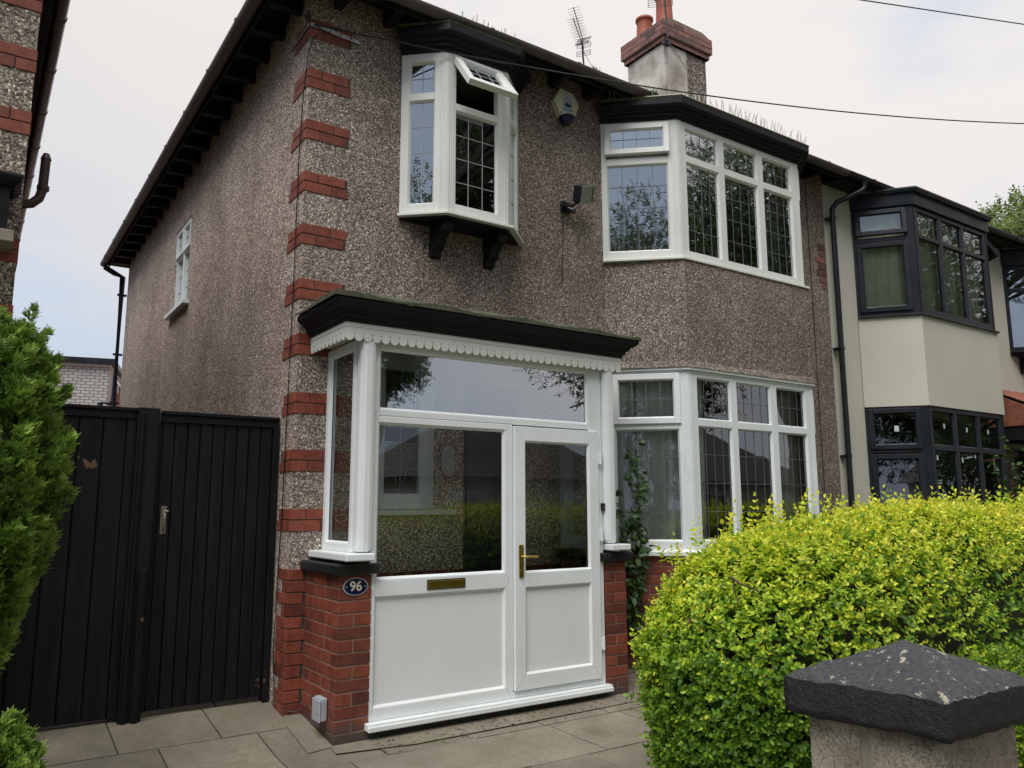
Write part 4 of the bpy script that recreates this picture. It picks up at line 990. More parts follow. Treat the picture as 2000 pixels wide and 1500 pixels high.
mb = MB(); mb.tube([(XL - .02, .3, 3.40), (XL + .06, .3, 3.425), (XL + .10, .3, 3.47), (XL + .115, .3, 3.53), (XL + .12, .3, 3.76)], .030, 14); mb.tube([(XL + .118, .3, 3.53), (XL + .118, .3, 3.56)], .037, 14); mb.tube([(XL + .12, .3, 3.75), (XL + .12, .3, 3.79)], [.034, .018], 14)
mb.build('flue_pipe', M['brownplastic'], H3)

# ------------------------------------------------------------------ REAR HOUSE
HB = thing('rear_house', (-.6, 16, 0), 'distant house with a grey tile hung flat roofed dormer behind the gate', 'house'); HB.rotation_euler = (0, 0, 0)
ra = math.radians(-13.6); cx_, cy_ = .50, 14.0
def TB(x, y, z): return (cx_ + x * math.cos(ra) - y * math.sin(ra), cy_ + x * math.sin(ra) + y * math.cos(ra), z)
m_, nt = newmat('grey tile hanging'); bt = N(nt, 'ShaderNodeTexBrick'); g_ = N(nt, 'ShaderNodeNewGeometry'); sp = N(nt, 'ShaderNodeSeparateXYZ'); L(nt, g_, 'Position', sp, 0); cb = N(nt, 'ShaderNodeCombineXYZ')
ad = N(nt, 'ShaderNodeMath', operation='ADD'); L(nt, sp, 0, ad, 0); L(nt, sp, 1, ad, 1); L(nt, ad, 0, cb, 0); L(nt, sp, 2, cb, 1); L(nt, cb, 0, bt, 'Vector')
bt.inputs['Scale'].default_value = 1; bt.inputs['Brick Width'].default_value = .13; bt.inputs['Row Height'].default_value = .068; bt.inputs['Mortar Size'].default_value = .007
bt.inputs['Color1'].default_value = (.50, .50, .49, 1); bt.inputs['Color2'].default_value = (.42, .42, .41, 1); bt.inputs['Mortar'].default_value = (.12, .12, .12, 1)
finish(m_, nt, (bt, 0), .8, (bt, 1), -.4, .01); M['tilehang'] = m_
mb = MB(); mb.box(-3.6, 0, 0, 3.5, 3.2, 4.62, 0, TB); mb.build('dormer_wall', M['tilehang'], HB)
mb = MB(); mb.box(-3.7, .12, -.12, 3.6, 4.621, 4.74, 0, TB); mb.build('dormer_roof', M['anthracite'], HB)
mb = MB(); mb.box(-3.62, .03, -.03, 3.5, 4.56, 4.6205, 0, TB); mb.build('dormer_fascia', M['upvc'], HB)
mb = MB(); ring(mb, lambda u, w, z: TB(w, u, z), .6, 2.1, 3.75, 4.45, .06, 0.001, .05); mb.box(1.08, 1.13, .001, .05, 3.81, 4.39, 0, lambda u, w, z: TB(w, u, z)); mb.box(1.58, 1.63, .001, .05, 3.81, 4.39, 0, lambda u, w, z: TB(w, u, z))
w_ = mb.build('window', M['upvc'], HB); pane(w_, lambda u, w, z: TB(w, u, z), .66, 2.04, 3.81, 4.39, .02, 'glass_dark')
mb = MB(); mb.box(-5, 4, -1.0, 5, -.1, 2.7, 0, TB); mb.build('wall', M['cream'], HB)
mb = MB()
vs = [TB(-5.3, -1.4, 2.6), TB(4.3, -1.4, 2.6), TB(4.3, 5.4, 2.6), TB(-5.3, 5.4, 2.6), TB(-5.3, 2, 4.4), TB(4.3, 2, 4.4)]
mb.add(vs, [(0, 1, 5, 4), (2, 3, 4, 5), (0, 3, 4), (1, 2, 5), (0, 1, 2, 3)]); mb.build('roof', M['redtile'], HB)

# ------------------------------------------------------------------ GATE
G = thing('timber_gate', (-.9, .33, .05), 'tall black boarded side gates with a middle post between the two houses', 'gate')
yG = .33
mb = MB()
def boards(mb, x0, x1, z0, z1, n, y):
    w = (x1 - x0) / n
    for i in range(n):
        a = x0 + i * w; dy = random.uniform(-.002, .002)
        mb.prism([(a + .002, y + dy), (a + .008, y - .006 + dy), (a + w - .008, y - .006 + dy), (a + w - .002, y + dy), (a + w - .002, y + .022), (a + .002, y + .022)], z0, z1, lambda p, q, t: (p, q, t))
boards(mb, -.835, -.055, .085, 2.02, 9, yG); mb.box(-.834, -.056, yG + .0225, yG + .035, .09, 2.018); mb.build('gate_leaf', M['blackboard'], G)
mb = MB(); boards(mb, -1.79, -1.06, .07, 2.03, 5, yG); mb.box(-1.789, -1.061, yG + .0225, yG + .035, .08, 2.03); mb.build('gate_leaf', M['blackboard'], G)
mb = MB()
mb.box(-.845, .0 - .012, yG - .02, yG + .04, 2.022, 2.075); mb.box(-.845, -.012, yG - .035, yG + .05, 2.0755, 2.10)
mb.box(-1.79, -1.005, yG - .02, yG + .04, 2.032, 2.085); mb.box(-1.79, -1.005, yG - .035, yG + .05, 2.0855, 2.108); mb.box(-1.06, -1.004, yG - .012, yG + .03, .06, 2.0315)
mb.box(-.054, -.012, yG - .03, yG + .06, .04, 2.0215); mb.box(-.862, -.836, yG - .012, yG + .03, .08, 2.0215)
mb.build('gate_frame', M['blackboard'], G, bevel=.003)
mb = MB(); mb.box(-1.003, -.863, yG - .055, yG + .055, .02, 2.112); mb.box(-.93, -.885, yG - .085, yG - .0555, .04, 1.02); mb.box(-.985, -.96, yG - .075, yG - .0555, .03, 2.08)
mb.build('gate_post', M['blackboard'], G, bevel=.006)
mb = MB(); mb.box(-.812, -.772, yG - .014, yG - .0065, 1.245, 1.435); la = mb.build('latch_plate', M['rustmetal'], G, bevel=.003)
mb = MB(); mb.tube([(-.792, yG - .015, 1.40), (-.792, yG - .045, 1.385), (-.792, yG - .05, 1.33), (-.792, yG - .035, 1.275), (-.792, yG - .015, 1.27)], .006, 8); mb.tube([(-.792, yG - .015, 1.405), (-.765, yG - .03, 1.40)], .007, 8); mb.build('latch_handle', M['rustmetal'], G)

# ------------------------------------------------------------------ small things on the house
def text_mesh(body, size, ext, mat, T, parent, name, align='CENTER', bold=0, font_shear=0):
    cu = bpy.data.curves.new('lettering', 'FONT'); cu.body = body; cu.size = size; cu.extrude = ext; cu.align_x = align; cu.align_y = 'CENTER'; cu.offset = bold; cu.resolution_u = 4
    o = bpy.data.objects.new('t', cu); COL.objects.link(o); bpy.context.view_layer.update()
    me = bpy.data.meshes.new_from_object(o.evaluated_get(bpy.context.evaluated_depsgraph_get())); bpy.data.objects.remove(o)
    for v in me.vertices: v.co = T(v.co.x, v.co.z, v.co.y)
    me.materials.clear(); me.materials.append(mat); me.name = name
    ob = bpy.data.objects.new(name, me); COL.objects.link(ob)
    if parent: ob.parent = parent; me.transform(Matrix.Translation(-Vector(parent.location)))
    return ob
P = thing('number_plate', (.24, -.61, .90), 'oval navy house number plate reading 96 on the left porch pillar', 'number plate')
oval = lambda a, b, n=32: [(a * math.cos(t), b * math.sin(t)) for t in np.linspace(0, 2 * PI, n, endpoint=False)]
mb = MB(); mb.prism(oval(.088, .058), -.609, -.616, lambda p, q, t: (.243 + p, t, .908 + q)); mb.build('rim', M['greyplastic'], P)
mb = MB(); mb.prism(oval(.080, .051), -.6155, -.6185, lambda p, q, t: (.243 + p, t, .908 + q)); mb.build('plate', M['navy'], P)
text_mesh('96', .088, .001, M['pale'], lambda x, d, y: (.243 + x, -.6195 - d, .908 + y), P, 'digits', bold=.0015)
mb = MB()
for dx in (-.066, .066): mb.prism([(.004 * math.cos(t) + dx, .004 * math.sin(t)) for t in np.linspace(0, 2 * PI, 10)[:-1]], -.618, -.6195, lambda p, q, t: (.243 + p, t, .908 + q))
mb.build('screw', M['pale'], P)
E_ = thing('meter_box', (.11, -.43, .1), 'small grey plastic socket box low on the left pillar side', 'socket box')
mb = MB(); mb.box(.075, .119, -.50, -.375, .055, .20); mb.build('housing', M['greyplastic'], E_, bevel=.008)
mb = MB(); mb.box(.062, .0745, -.505, -.37, .05, .19); mb.build('lid', M['greyplastic'], E_, bevel=.006)
mb = MB(); mb.box(2.382, 2.408, YP - .032, YP - .001, 1.395, 1.455); db = mb.build('doorbell', M['blackplastic'], bevel=.005); tag(db, 'small black doorbell on the white frame right of the porch door', 'doorbell')
mb = MB(); mb.lathe([(.006, 0), (.006, .003)], (0, 0, 0), 12); bu = mb.build('button', M['alarmwhite']); bu.data.transform(Matrix.Translation((2.395, YP - .0325, 1.418)) @ Matrix.Rotation(PI / 2, 4, 'X')); bu.parent = db
# porch wall light
pl = [(x, z) for x, z in [(.042 * math.cos(t), .06 + .042 * math.sin(t)) for t in np.linspace(0, PI, 9)] + [(.042 * math.cos(t), -.06 + .042 * math.sin(t)) for t in np.linspace(PI, 2 * PI, 9)]]
W = thing('bulkhead_light', (1.27, -.03, 1.8), 'white oval bulkhead light on the wall seen through the porch glass', 'wall light')
mb = MB(); mb.prism([(x * 1.18, z * 1.12) for x, z in pl], -.002, -.035, lambda p, q, t: (1.275 + p, t, 1.80 + q)); mb.build('base', M['upvc'], W, bevel=.006)
mb = MB(); mb.prism(pl, -.0355, -.055, lambda p, q, t: (1.275 + p, t, 1.80 + q)); mb.build('diffuser', M['alarmwhite'], W, bevel=.012)
# alarm box
A_ = thing('alarm_box', (2.57, -.04, 5.1), 'cream hexagonal burglar alarm box with a blue crown sticker', 'alarm box')
acx, acz = 2.515, 5.235
hexa = [(-.075, .150), (.085, .138), (.150, .02), (.085, -.120), (-.075, -.125), (-.145, .02)]
mb = MB(); mb.prism(hexa, -.001, -.065, lambda p, q, t: (acx + p, t, acz + q)); mb.build('housing', M['alarmcream'], A_, bevel=.012)
mb = MB(); mb.lathe([(.0, -.075), (.045, -.065), (.07, -.04), (.078, 0)], (acx + .004, -.055, acz - .121), 20); mb.build('strobe', M['navy'], A_)
mb = MB(); mb.box(acx - .04, acx + .065, -.0668, -.0654, acz - .135, acz + .125); mb.build('sticker', M['alarmwhite'], A_)
mb = MB(); cxx = acx + .012; zb_ = acz + .0
crown = [(-.036, -.022), (.036, -.022), (.040, .016), (.026, .002), (.020, .036), (.008, .008), (0, .055), (-.008, .008), (-.020, .036), (-.026, .002), (-.040, .016)]
n_ = len(crown); mb.add([(cxx + x, -.0674, zb_ + z) for x, z in crown] + [(cxx, -.0674, zb_ - .01)], [(i, (i + 1) % n_, n_) for i in range(n_)])
for x, z in ((-.042, .040), (-.022, .066), (0, .088), (.022, .066), (.042, .040)):
    mb.prism([(.007 * math.cos(t), .007 * math.sin(t)) for t in np.linspace(0, 2 * PI, 10)[:-1]], -.0670, -.0680, lambda p, q, t, x=x, z=z: (cxx + x + p, t, zb_ + z + q)); mb.box(cxx + x - .0018, cxx + x + .0018, -.0677, -.0671, zb_ - .01, zb_ + z)
mb.build('crown_logo', M['alarmblue'], A_)
text_mesh('CROWN', .034, .0004, M['alarmblue'], lambda x, d, y: (cxx + x, -.0676 - d, acz - .052 + y), A_, 'lettering', bold=.0006)
mb = MB()
for k in range(3):
    for j in range(3): mb.box(cxx - .045 + k * .034, cxx - .045 + k * .034 + .024, -.0672, -.0670, acz - .085 - j * .016, acz - .085 - j * .016 + .007)
mb.build('small_print', M['greyplastic'], A_)
mb = MB(); mb.prism([(.009 * math.cos(t), .009 * math.sin(t)) for t in np.linspace(0, 2 * PI, 10)[:-1]], -.065, -.0665, lambda p, q, t: (acx - .068 + p, t, acz - .095 + q)); mb.build('screw', M['soffit'], A_)
# floodlight
Fd = thing('floodlight', (2.55, -.1, 4.25), 'small black floodlight with sensor on the front wall below the alarm box', 'floodlight')
q_ = Matrix.Translation((2.63, -.17, 4.33)) @ Matrix.Rotation(math.radians(14), 4, 'Z') @ Matrix.Rotation(math.radians(-20), 4, 'Y') @ Matrix.Rotation(math.radians(24), 4, 'X') @ Matrix.Scale(1.4, 4)
TF = lambda x, y, z: tuple(q_ @ Vector((x, y, z)))
mb = MB(); mb.box(-.065, .065, -.02, .05, -.055, .055, 0, TF); mb.build('lamp_body', M['blackplastic'], Fd, bevel=.01)
mb = MB(); ring(mb, TF, -.07, .07, -.06, .06, .01, 0, 0) if 0 else None
ringT = lambda u, w, z: TF(u, -w, z)
ring(mb, ringT, -.07, .07, -.06, .06, .010, .018, .032); mb.build('rim', M['steel'], Fd)
mb = MB(); mb.box(-.06, .06, .0202, .024, -.05, .05, 0, ringT); mb.build('lamp_glass', M['floodglass'], Fd)
mb = MB(); mb.tube([(2.52, -.001, 4.22), (2.52, -.06, 4.22), (2.56, -.10, 4.235), (2.60, -.13, 4.27)], .018, 10); mb.box(2.47, 2.57, -.03, -.0, 4.17, 4.27); mb.tube([(2.53, -.05, 4.20), (2.56, -.10, 4.165)], .028, 12); mb.tube([(2.50, -.03, 4.21), (2.44, -.07, 4.225), (2.43, -.11, 4.215)], .022, 10); mb.build('sensor', M['blackplastic'], Fd)
mb = MB(); mb.tube([(2.50, -.006, 4.18), (2.495, -.006, 3.9), (2.475, -.006, 3.45)], .0035, 6); mb.build('cable', M['blackplastic'], Fd)
# telephone fixings
K = thing('cable_bracket', (0, 0, 5.2), 'pale angled metal strap screwed round the top of the house corner', 'bracket')
mb = MB(); T, Ln = facetT((-.0, -.008), (.42, -.008)); mb.prism([(0, 5.205), (.0, 5.175), (.40, 5.155), (.42, 5.16), (.40, 5.19)], -.008, -.016, lambda p, q, t: (p, t, q)); mb.prism([(0, 5.205), (.0, 5.175), (.42, 5.165), (.42, 5.185)], -.008, -.016, lambda p, q, t: (t, p, q)); mb.build('strap', M['steel'], K)
mb = MB()
for x in (.06, .15, .24, .33): mb.box(x, x + .012, -.021, -.0165, 5.175, 5.187)
mb.tube([(-.02, -.02, 5.20), (-.05, -.03, 5.23), (-.03, -.05, 5.24)], .016, 8); mb.tube([(-.01, -.02, 5.24), (-.03, -.03, 5.28)], .012, 8)
mb.build('insulator', M['blackplastic'], K)
def catenary(a, b, sag, n=40):
    a = Vector(a); b = Vector(b); return [a.lerp(b, t) + Vector((0, 0, -sag * 4 * t * (1 - t))) for t in [i / n for i in range(n + 1)]]
def direction(u, v):
    x = (u - 1000) / 1555; y = (750 - v) / 1555; return (rr * x + uu * y + fw)
Cc = Vector((-1.9405, -5.6631, 1.42))
E1 = Vector((14, -5.05, 5.95))
mb = MB(); mb.tube(catenary((.02, -.02, 5.19), (16.4, -4.4, 7.9), .8, 70), .0062, 6); tag(mb.build('telephone_wire', M['blackplastic']), 'thin black wire from the brick house corner across the facade to the right', 'wire')
mb = MB(); mb.tube([(-2.3, .0, 5.454), (15.27, -3.5, 8.05)], .0062, 6); w2o = mb.build('telephone_wire', M['blackplastic']); tag(w2o, 'short stretch of black wire crossing the sky at the top right', 'wire')
mb = MB(); mb.tube([(.05, -.02, 5.12), (.02, -.02, 5.06), (-.012, -.012, 4.95), (-.015, .06, 4.6), (-.015, .10, 4.15), (-.015, .11, 3.0), (-.017, .15, 1.43), (-.017, .19, .84), (-.017, .22, .4), (-.012, .16, .06), (.03, -.012, .03), (.11, -.03, .03)], .0045, 6)
tag(mb.build('cable', M['blackplastic']), 'thin black cable running down the brick and pebbledash corner of the house', 'cable')
mb = MB(); mb.tube([(6.28, -.01, 5.42), (6.28, -.01, 4.5), (6.285, -.01, 3.4), (6.28, -.012, 2.7), (6.29, -.01, 1.0)], .004, 6)
tag(mb.build('cable', M['blackplastic']), 'thin cable running straight down the pebbledash right of the leaded bays', 'cable')

# aerials
def yagi(mb, base, tip, n=12, el=.11, r=.006):
    a = Vector(base); b = Vector(tip); d = (b - a).normalized(); s = d.cross(Vector((0, 0, 1))).normalized()
    mb.tube([a, b], r * 1.3, 6)
    for i in range(n):
        c = a.lerp(b, .18 + .8 * i / (n - 1)); mb.tube([c - s * el, c + s * el], r * .55, 4)
    up = s.cross(d)
    for sg in (-1, 1):
        for k in range(4):
            c = a + up * sg * (.03 + .035 * k) - d * .0; mb.tube([c - s * .12, c + s * .12], r * .7, 4)
        for e_ in (-.12, 0, .12): mb.tube([a + up * sg * .03 + s * e_, a + up * sg * .135 + s * e_], r * .7, 4)
AE = thing('tv_aerial', (6.17, 4.0, 8.2), 'pair of spiky television aerials on a mast behind the roof edge', 'aerial')
mb = MB(); mb.tube([(6.17, 4.0, 8.2), (6.10, 4.0, 9.28)], .016, 8); mb.tube([(6.12, 4, 9.1), (6.5, 3.9, 8.5)], .004, 5); mb.build('mast', M['aerial'], AE)
mb = MB(); yagi(mb, (6.12, 3.98, 9.12), (5.55, 3.55, 9.25), 11); mb.build('boom', M['aerial'], AE)
mb = MB(); yagi(mb, (6.11, 3.98, 9.27), (5.72, 3.75, 9.62), 11); mb.build('boom', M['aerial'], AE)
AC = thing('chimney_aerial', (6.12, 2.1, 8.3), 'aerial lashed to the chimney corner with its grid reflector above', 'aerial')
mb = MB(); mb.tube([(6.10, 2.02, 8.30), (6.05, 2.02, 9.1)], .014, 8); mb.box(6.12, 6.24, 2.09, 2.17, 8.27, 8.34); mb.tube([(6.08, 2.05, 8.28), (6.22, 2.12, 8.34)], .02, 8); mb.tube([(6.3, 2.12, 8.28), (6.05, 1.0, 6.35)], .006, 5); mb.build('mast', M['aerial'], AC)
mb = MB()
for k in range(9): mb.tube([(5.80, 2.1, 8.72 + k * .034), (6.10, 1.9, 8.76 + k * .034)], .004, 4)
for x in (0, .5, 1): mb.tube([(5.80 + .3 * x, 2.1 - .2 * x, 8.72 + .04 * x), (5.80 + .3 * x, 2.1 - .2 * x, 9.0 + .04 * x)], .006, 4)
mb.build('reflector', M['aerial'], AC)

# bird spikes
def spikes(path, out, z, label, n_per=.052, h=.115, lean=.25):
    mb = MB(); P_ = [Vector((*p, 0)) for p in path]
    o = None
    for i in range(len(P_) - 1):
        d = P_[i + 1] - P_[i]; l = d.length; d /= l; n = Vector((d.y, -d.x, 0)); t = .02
        while t < l + (.03 if i < len(P_) - 2 else 0):
            b = P_[i] + d * t + n * (out - .02) + Vector((0, 0, z))
            for k in range(random.choice([1, 1, 2])):
                tip = b + Vector((0, 0, h * random.uniform(.75, 1.1))) + n * random.uniform(-.03, .05) + d * random.uniform(-.02, .02)
                mb.tube([b, tip], [.0056, .0028], 4, cap=False)
            t += n_per * random.uniform(.8, 1.2)
    mb.sweep([(out - .03, z - .004), (out - .005, z - .004), (out - .005, z + .004), (out - .03, z + .004)], path)
    o = mb.build('bird_spikes', M['spike'], fix=False); tag(o, label, 'bird spikes'); return o
spikes([(3.05, -.04), (3.545, -.50), (5.44, -.50), (5.7, -.25)], .115, 5.405, 'long row of pale bird spikes along the edge of the large upper bay roof')
spikes([(.95, -.12), (1.09, -.27), (1.70, -.27), (1.85, -.12)], .115, 5.42, 'short tangled row of pale bird spikes on the narrow oriel window roof', h=.115)

# ------------------------------------------------------------------ GATE PILLAR (front boundary)
GP = thing('gate_pillar', (.68, -4.09, -.1), 'stone gate pillar with a flaking black pyramid cap by the hedge', 'gate pillar')
pc_ = (.692, -4.119); s5 = .258
def TP(x, y, z): return (pc_[0] + x * .999 - y * .141, pc_[1] - x * .030 + y * .990, z)
mb = MB()
def course(z0, z1, split, j=.006):
    a = .215
    if split: mb.box(-a, a, -a, .03 - j, z0, z1, 0, TP); mb.box(-a, a, .03 + j, a, z0, z1, 0, TP)
    else: mb.box(-a, .02 - j, -a, a, z0, z1, 0, TP); mb.box(.02 + j, a, -a, a, z0, z1, 0, TP)
course(.50, .745, True); course(.24, .49, False); course(-.02, .23, True); course(-.3, -.03, False)
mb.build('stone_block', M['sandstone'], GP, bevel=.022)
mb = MB(); mb.box(-.205, .205, -.205, .205, -.3, .744, 0, TP); mb.build('mortar', M['concrete'], GP)
# cap, subdivided and roughened
nC = 26; vs = []; fs = []
def capz(x, y):
    m = max(abs(x), abs(y)) / s5; return .862 + .118 * (1 - m) ** .97
def jit(x, y, z): return .0022 * (math.sin(x * 97 + y * 31) + math.sin(y * 83 - z * 60) + math.sin(x * 41 + z * 120 + y * 13)) 
gv = {}
for i in range(nC + 1):
    for j in range(nC + 1):
        x = -s5 + 2 * s5 * i / nC; y = -s5 + 2 * s5 * j / nC; ed = (i in (0, nC)) or (j in (0, nC))
        z = capz(x, y) + jit(x, y, 0) - (.006 if ed else 0); gv[i, j] = len(vs); vs.append(TP(x, y, z))
for i in range(nC):
    for j in range(nC): fs.append((gv[i, j], gv[i + 1, j], gv[i + 1, j + 1], gv[i, j + 1]))
rim = [(i, 0) for i in range(nC)] + [(nC, j) for j in range(nC)] + [(i, nC) for i in range(nC, 0, -1)] + [(0, j) for j in range(nC, 0, -1)]
prev = [len(vs) + q for q in range(len(rim))]; vs += [vs[gv[r]] for r in rim]; nr = len(rim)
for k in range(1, 6):
    cur = []
    for (i, j) in rim:
        x = -s5 + 2 * s5 * i / nC; y = -s5 + 2 * s5 * j / nC; z = .856 - .112 * k / 5; s_ = 1 + .006 * (k < 5) + jit(x * 2, y * 2, z * 3) * 1.5
        cur.append(len(vs)); vs.append(TP(x * s_, y * s_, z + jit(x, y, z)))
    for q in range(nr): fs.append((prev[q], prev[(q + 1) % nr], cur[(q + 1) % nr], cur[q]))
    prev = cur
fs.append(tuple(prev[::-1]))
mb = MB(); mb.add(vs, fs, 0, True); mb.build('cap', M['cap'], GP)

# ------------------------------------------------------------------ FOLIAGE
def htop(x): return 1.415 - .40 * np.exp(-(np.maximum(x - .70, 0)) / .6)
def hedge_surface(n, x0, x1, yc, hw, h, rs, zmin=-.10, dh=0):
    """random points + outward normals on a clipped hedge: plan = long strip with a round end, domed top"""
    er = .70; zc = .62; P_, N_ = [], []
    nt = int(n * .50)
    x = x0 + (x1 - x0) * rs.random(nt * 2) ** 1.35; y = yc + hw * rs.uniform(-1, 1, nt * 2)
    ex = np.clip((x0 + er - x) / er, 0, 1); r = np.sqrt(ex ** 2 + ((y - yc) / hw) ** 2); k = r < 1; x, y, ex, r = x[k][:nt], y[k][:nt], ex[k][:nt], r[k][:nt]
    hh = htop(x) - dh - zc; z = zc + hh * (1 - r ** 2.6) ** .5
    g = np.clip(r ** 1.6 / np.maximum(1 - r ** 2.6, .02) ** .5 * 1.3 * hh / hw, 0, 6)
    P_.append(np.stack([x, y, z], 1)); N_.append(np.stack([-g * ex / np.maximum(r, .1), g * (y - yc) / hw / np.maximum(r, .1), np.ones(len(x))], 1))
    ns = int(n * .34); x = x0 + er + (x1 - x0 - er) * rs.random(ns) ** 1.35; sg = np.where(rs.random(ns) < .72, -1.0, 1.0); z = rs.uniform(zmin, zc + .12, ns)
    P_.append(np.stack([x, yc + sg * hw * (1 - .10 * np.clip(.5 - z, 0, 1)), z], 1)); N_.append(np.stack([0 * x, sg, .12 + 0 * x], 1))
    ne = n - nt - ns; a = rs.uniform(-PI / 2, PI / 2, ne); z = rs.uniform(zmin, zc + .14, ne); q = 1 - .34 * np.clip(.5 - z, 0, 1)
    P_.append(np.stack([x0 + er - er * np.cos(a) * q, yc + hw * np.sin(a) * q, z], 1)); N_.append(np.stack([-np.cos(a), np.sin(a), .12 + 0 * a], 1))
    return np.concatenate(P_), unit(np.concatenate(N_))
def lump(P_, f=2.2, s=0):
    x, y, z = P_[:, 0], P_[:, 1], P_[:, 2]
    return (np.sin(x * f * 1.7 + s) * np.sin(y * f * 2.1 + 1.3 + s) + np.sin(z * f * 2.3 + x * f + s) * .8 + np.sin(x * f * 3.9 + z * f * 3.1) * .45) / 2.2
def sprigs(P_, Nn, rs, k=7, stem=.08, ln=.028, tintf=None, upb=.55, spread=.9):
    n = len(P_); ax = unit(Nn + np.array([0, 0, upb]) + rs.normal(0, .35, (n, 3)))
    side = unit(np.cross(ax, rs.normal(0, 1, (n, 3)))); s2 = np.cross(ax, side)
    pos, dr, nr, l, w, t = [], [], [], [], [], []
    L0 = rs.uniform(.5, 1.4, n) * stem
    for j in range(k):
        f = (j // 2 + .3) / (k / 2); top = j == k - 1
        a = (j % 2) * PI + (j // 2) * PI / 2 + rs.normal(0, .3, n)
        out = side * np.cos(a)[:, None] + s2 * np.sin(a)[:, None]
        d = unit(ax * (.35 + .5 * f) + out * (spread * (0.1 if top else 1)))
        pos.append(P_ + ax * (L0 * min(f, 1.05))[:, None]); dr.append(d); nr.append(unit(ax - d * .4 + rs.normal(0, .15, (n, 3))))
        ll = ln * rs.uniform(.6, 1.35, n) * (1 - .35 * f); l.append(ll); w.append(ll * rs.uniform(.52, .78, n)); t.append(np.clip(tintf(P_, rs) + .22 * f - .08, 0, 1))
    return [np.concatenate(a) for a in (pos, dr, nr, l, w, t)]

HG = thing('privet_hedge', (1.6, -3.1, -.1), 'clipped golden privet hedge with a rounded end behind the stone gate pillar', 'hedge')
rs = np.random.default_rng(5)
hx0, hx1, hyc, hhw, hh = .70, 9.5, -3.06, .66, 1.41
P1, N1 = hedge_surface(25000, hx0, hx1, hyc, hhw, hh, rs)
dens = lump(P1, 3.1); keep = (dens > -.75) | (rs.random(len(P1)) < .5); P1, N1 = P1[keep], N1[keep]
P1 = P1 + N1 * (lump(P1, 2.4) * .045 + rs.normal(0, .016, len(P1)))[:, None]
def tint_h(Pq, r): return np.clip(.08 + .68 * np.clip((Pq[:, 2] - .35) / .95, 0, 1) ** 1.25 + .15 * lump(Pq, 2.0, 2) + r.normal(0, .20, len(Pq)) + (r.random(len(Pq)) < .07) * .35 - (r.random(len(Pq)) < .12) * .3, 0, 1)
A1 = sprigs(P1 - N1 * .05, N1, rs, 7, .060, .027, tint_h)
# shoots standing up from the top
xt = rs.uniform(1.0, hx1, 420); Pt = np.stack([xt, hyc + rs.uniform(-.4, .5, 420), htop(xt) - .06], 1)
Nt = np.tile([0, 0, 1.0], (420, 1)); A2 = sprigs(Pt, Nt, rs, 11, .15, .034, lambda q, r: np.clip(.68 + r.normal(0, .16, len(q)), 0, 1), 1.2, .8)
# inner filler
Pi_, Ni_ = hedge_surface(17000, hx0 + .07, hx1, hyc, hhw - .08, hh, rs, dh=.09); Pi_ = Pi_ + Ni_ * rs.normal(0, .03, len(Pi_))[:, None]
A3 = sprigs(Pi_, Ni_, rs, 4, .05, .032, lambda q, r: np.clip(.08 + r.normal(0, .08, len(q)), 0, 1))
AA = [np.concatenate(z) for z in zip(A1, A2, A3)]
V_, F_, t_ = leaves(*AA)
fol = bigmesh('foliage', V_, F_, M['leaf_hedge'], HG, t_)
# dark core
def core(x0, x1, yc, hw, dh, mat, parent):
    vs = []; nx = 70; nt_ = 22; er = .7 - (x0 - hx0)
    for i in range(nx + 1):
        x = x0 + (x1 - x0) * (i / nx) ** 1.8; ex = max(0, (x0 + er - x) / er); w_ = hw * math.sqrt(max(0.0, 1 - ex * ex))
        for k in range(nt_ + 1):
            th = PI * k / nt_; c_ = math.cos(th); y = yc + w_ * math.copysign(abs(c_) ** .7, c_); r = min(1, math.sqrt(ex * ex + ((y - yc) / hw) ** 2))
            z = .6 + (float(htop(np.float64(x))) - dh - .6) * max(0, 1 - r ** 2.6) ** .5 if 0 < k < nt_ else -.1
            vs.append((x, y, z + .015 * math.sin(x * 31 + k * 2)))
    mb = MB(); mb.add(vs, [(i * (nt_ + 1) + k, i * (nt_ + 1) + k + 1, (i + 1) * (nt_ + 1) + k + 1, (i + 1) * (nt_ + 1) + k) for i in range(nx) for k in range(nt_)], 0, True); return mb.build('inner_mass', M[mat], parent)
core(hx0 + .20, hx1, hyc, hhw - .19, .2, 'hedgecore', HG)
# twigs: a few stems inside and the bare twig on the face
mb = MB(); rt = random.Random(9)
for k in range(150):
    x = rt.uniform(hx0 + .42, 3.0); y = hyc + rt.uniform(-.42, .42); p = Vector((x, y, -.1)); pts = [p]
    for j in range(6): p = p + Vector((rt.uniform(-.05, .05), rt.uniform(-.05, .05), rt.uniform(.08, .2))); pts.append(p.copy())
    mb.tube(pts, [.008, .007, .006, .005, .004, .003, .002], 5, cap=False)
def hitplane(u, v, y): d = direction(u, v); t = (y - Cc.y) / d.y; return Cc + d * t
def hitray(u, v, dist): return Cc + direction(u, v).normalized() * dist
mb.tube([hitray(1428, 1127, 3.50), hitray(1445, 1140, 3.48), hitray(1462, 1146, 3.5), hitray(1482, 1156, 3.55)], [.006, .005, .004, .003], 6); mb.tube([hitray(1432, 1130, 3.50), hitray(1434, 1150, 3.5), hitray(1441, 1176, 3.5)], [.005, .004, .003], 6)
mb.build('twig', M['twig'], HG)

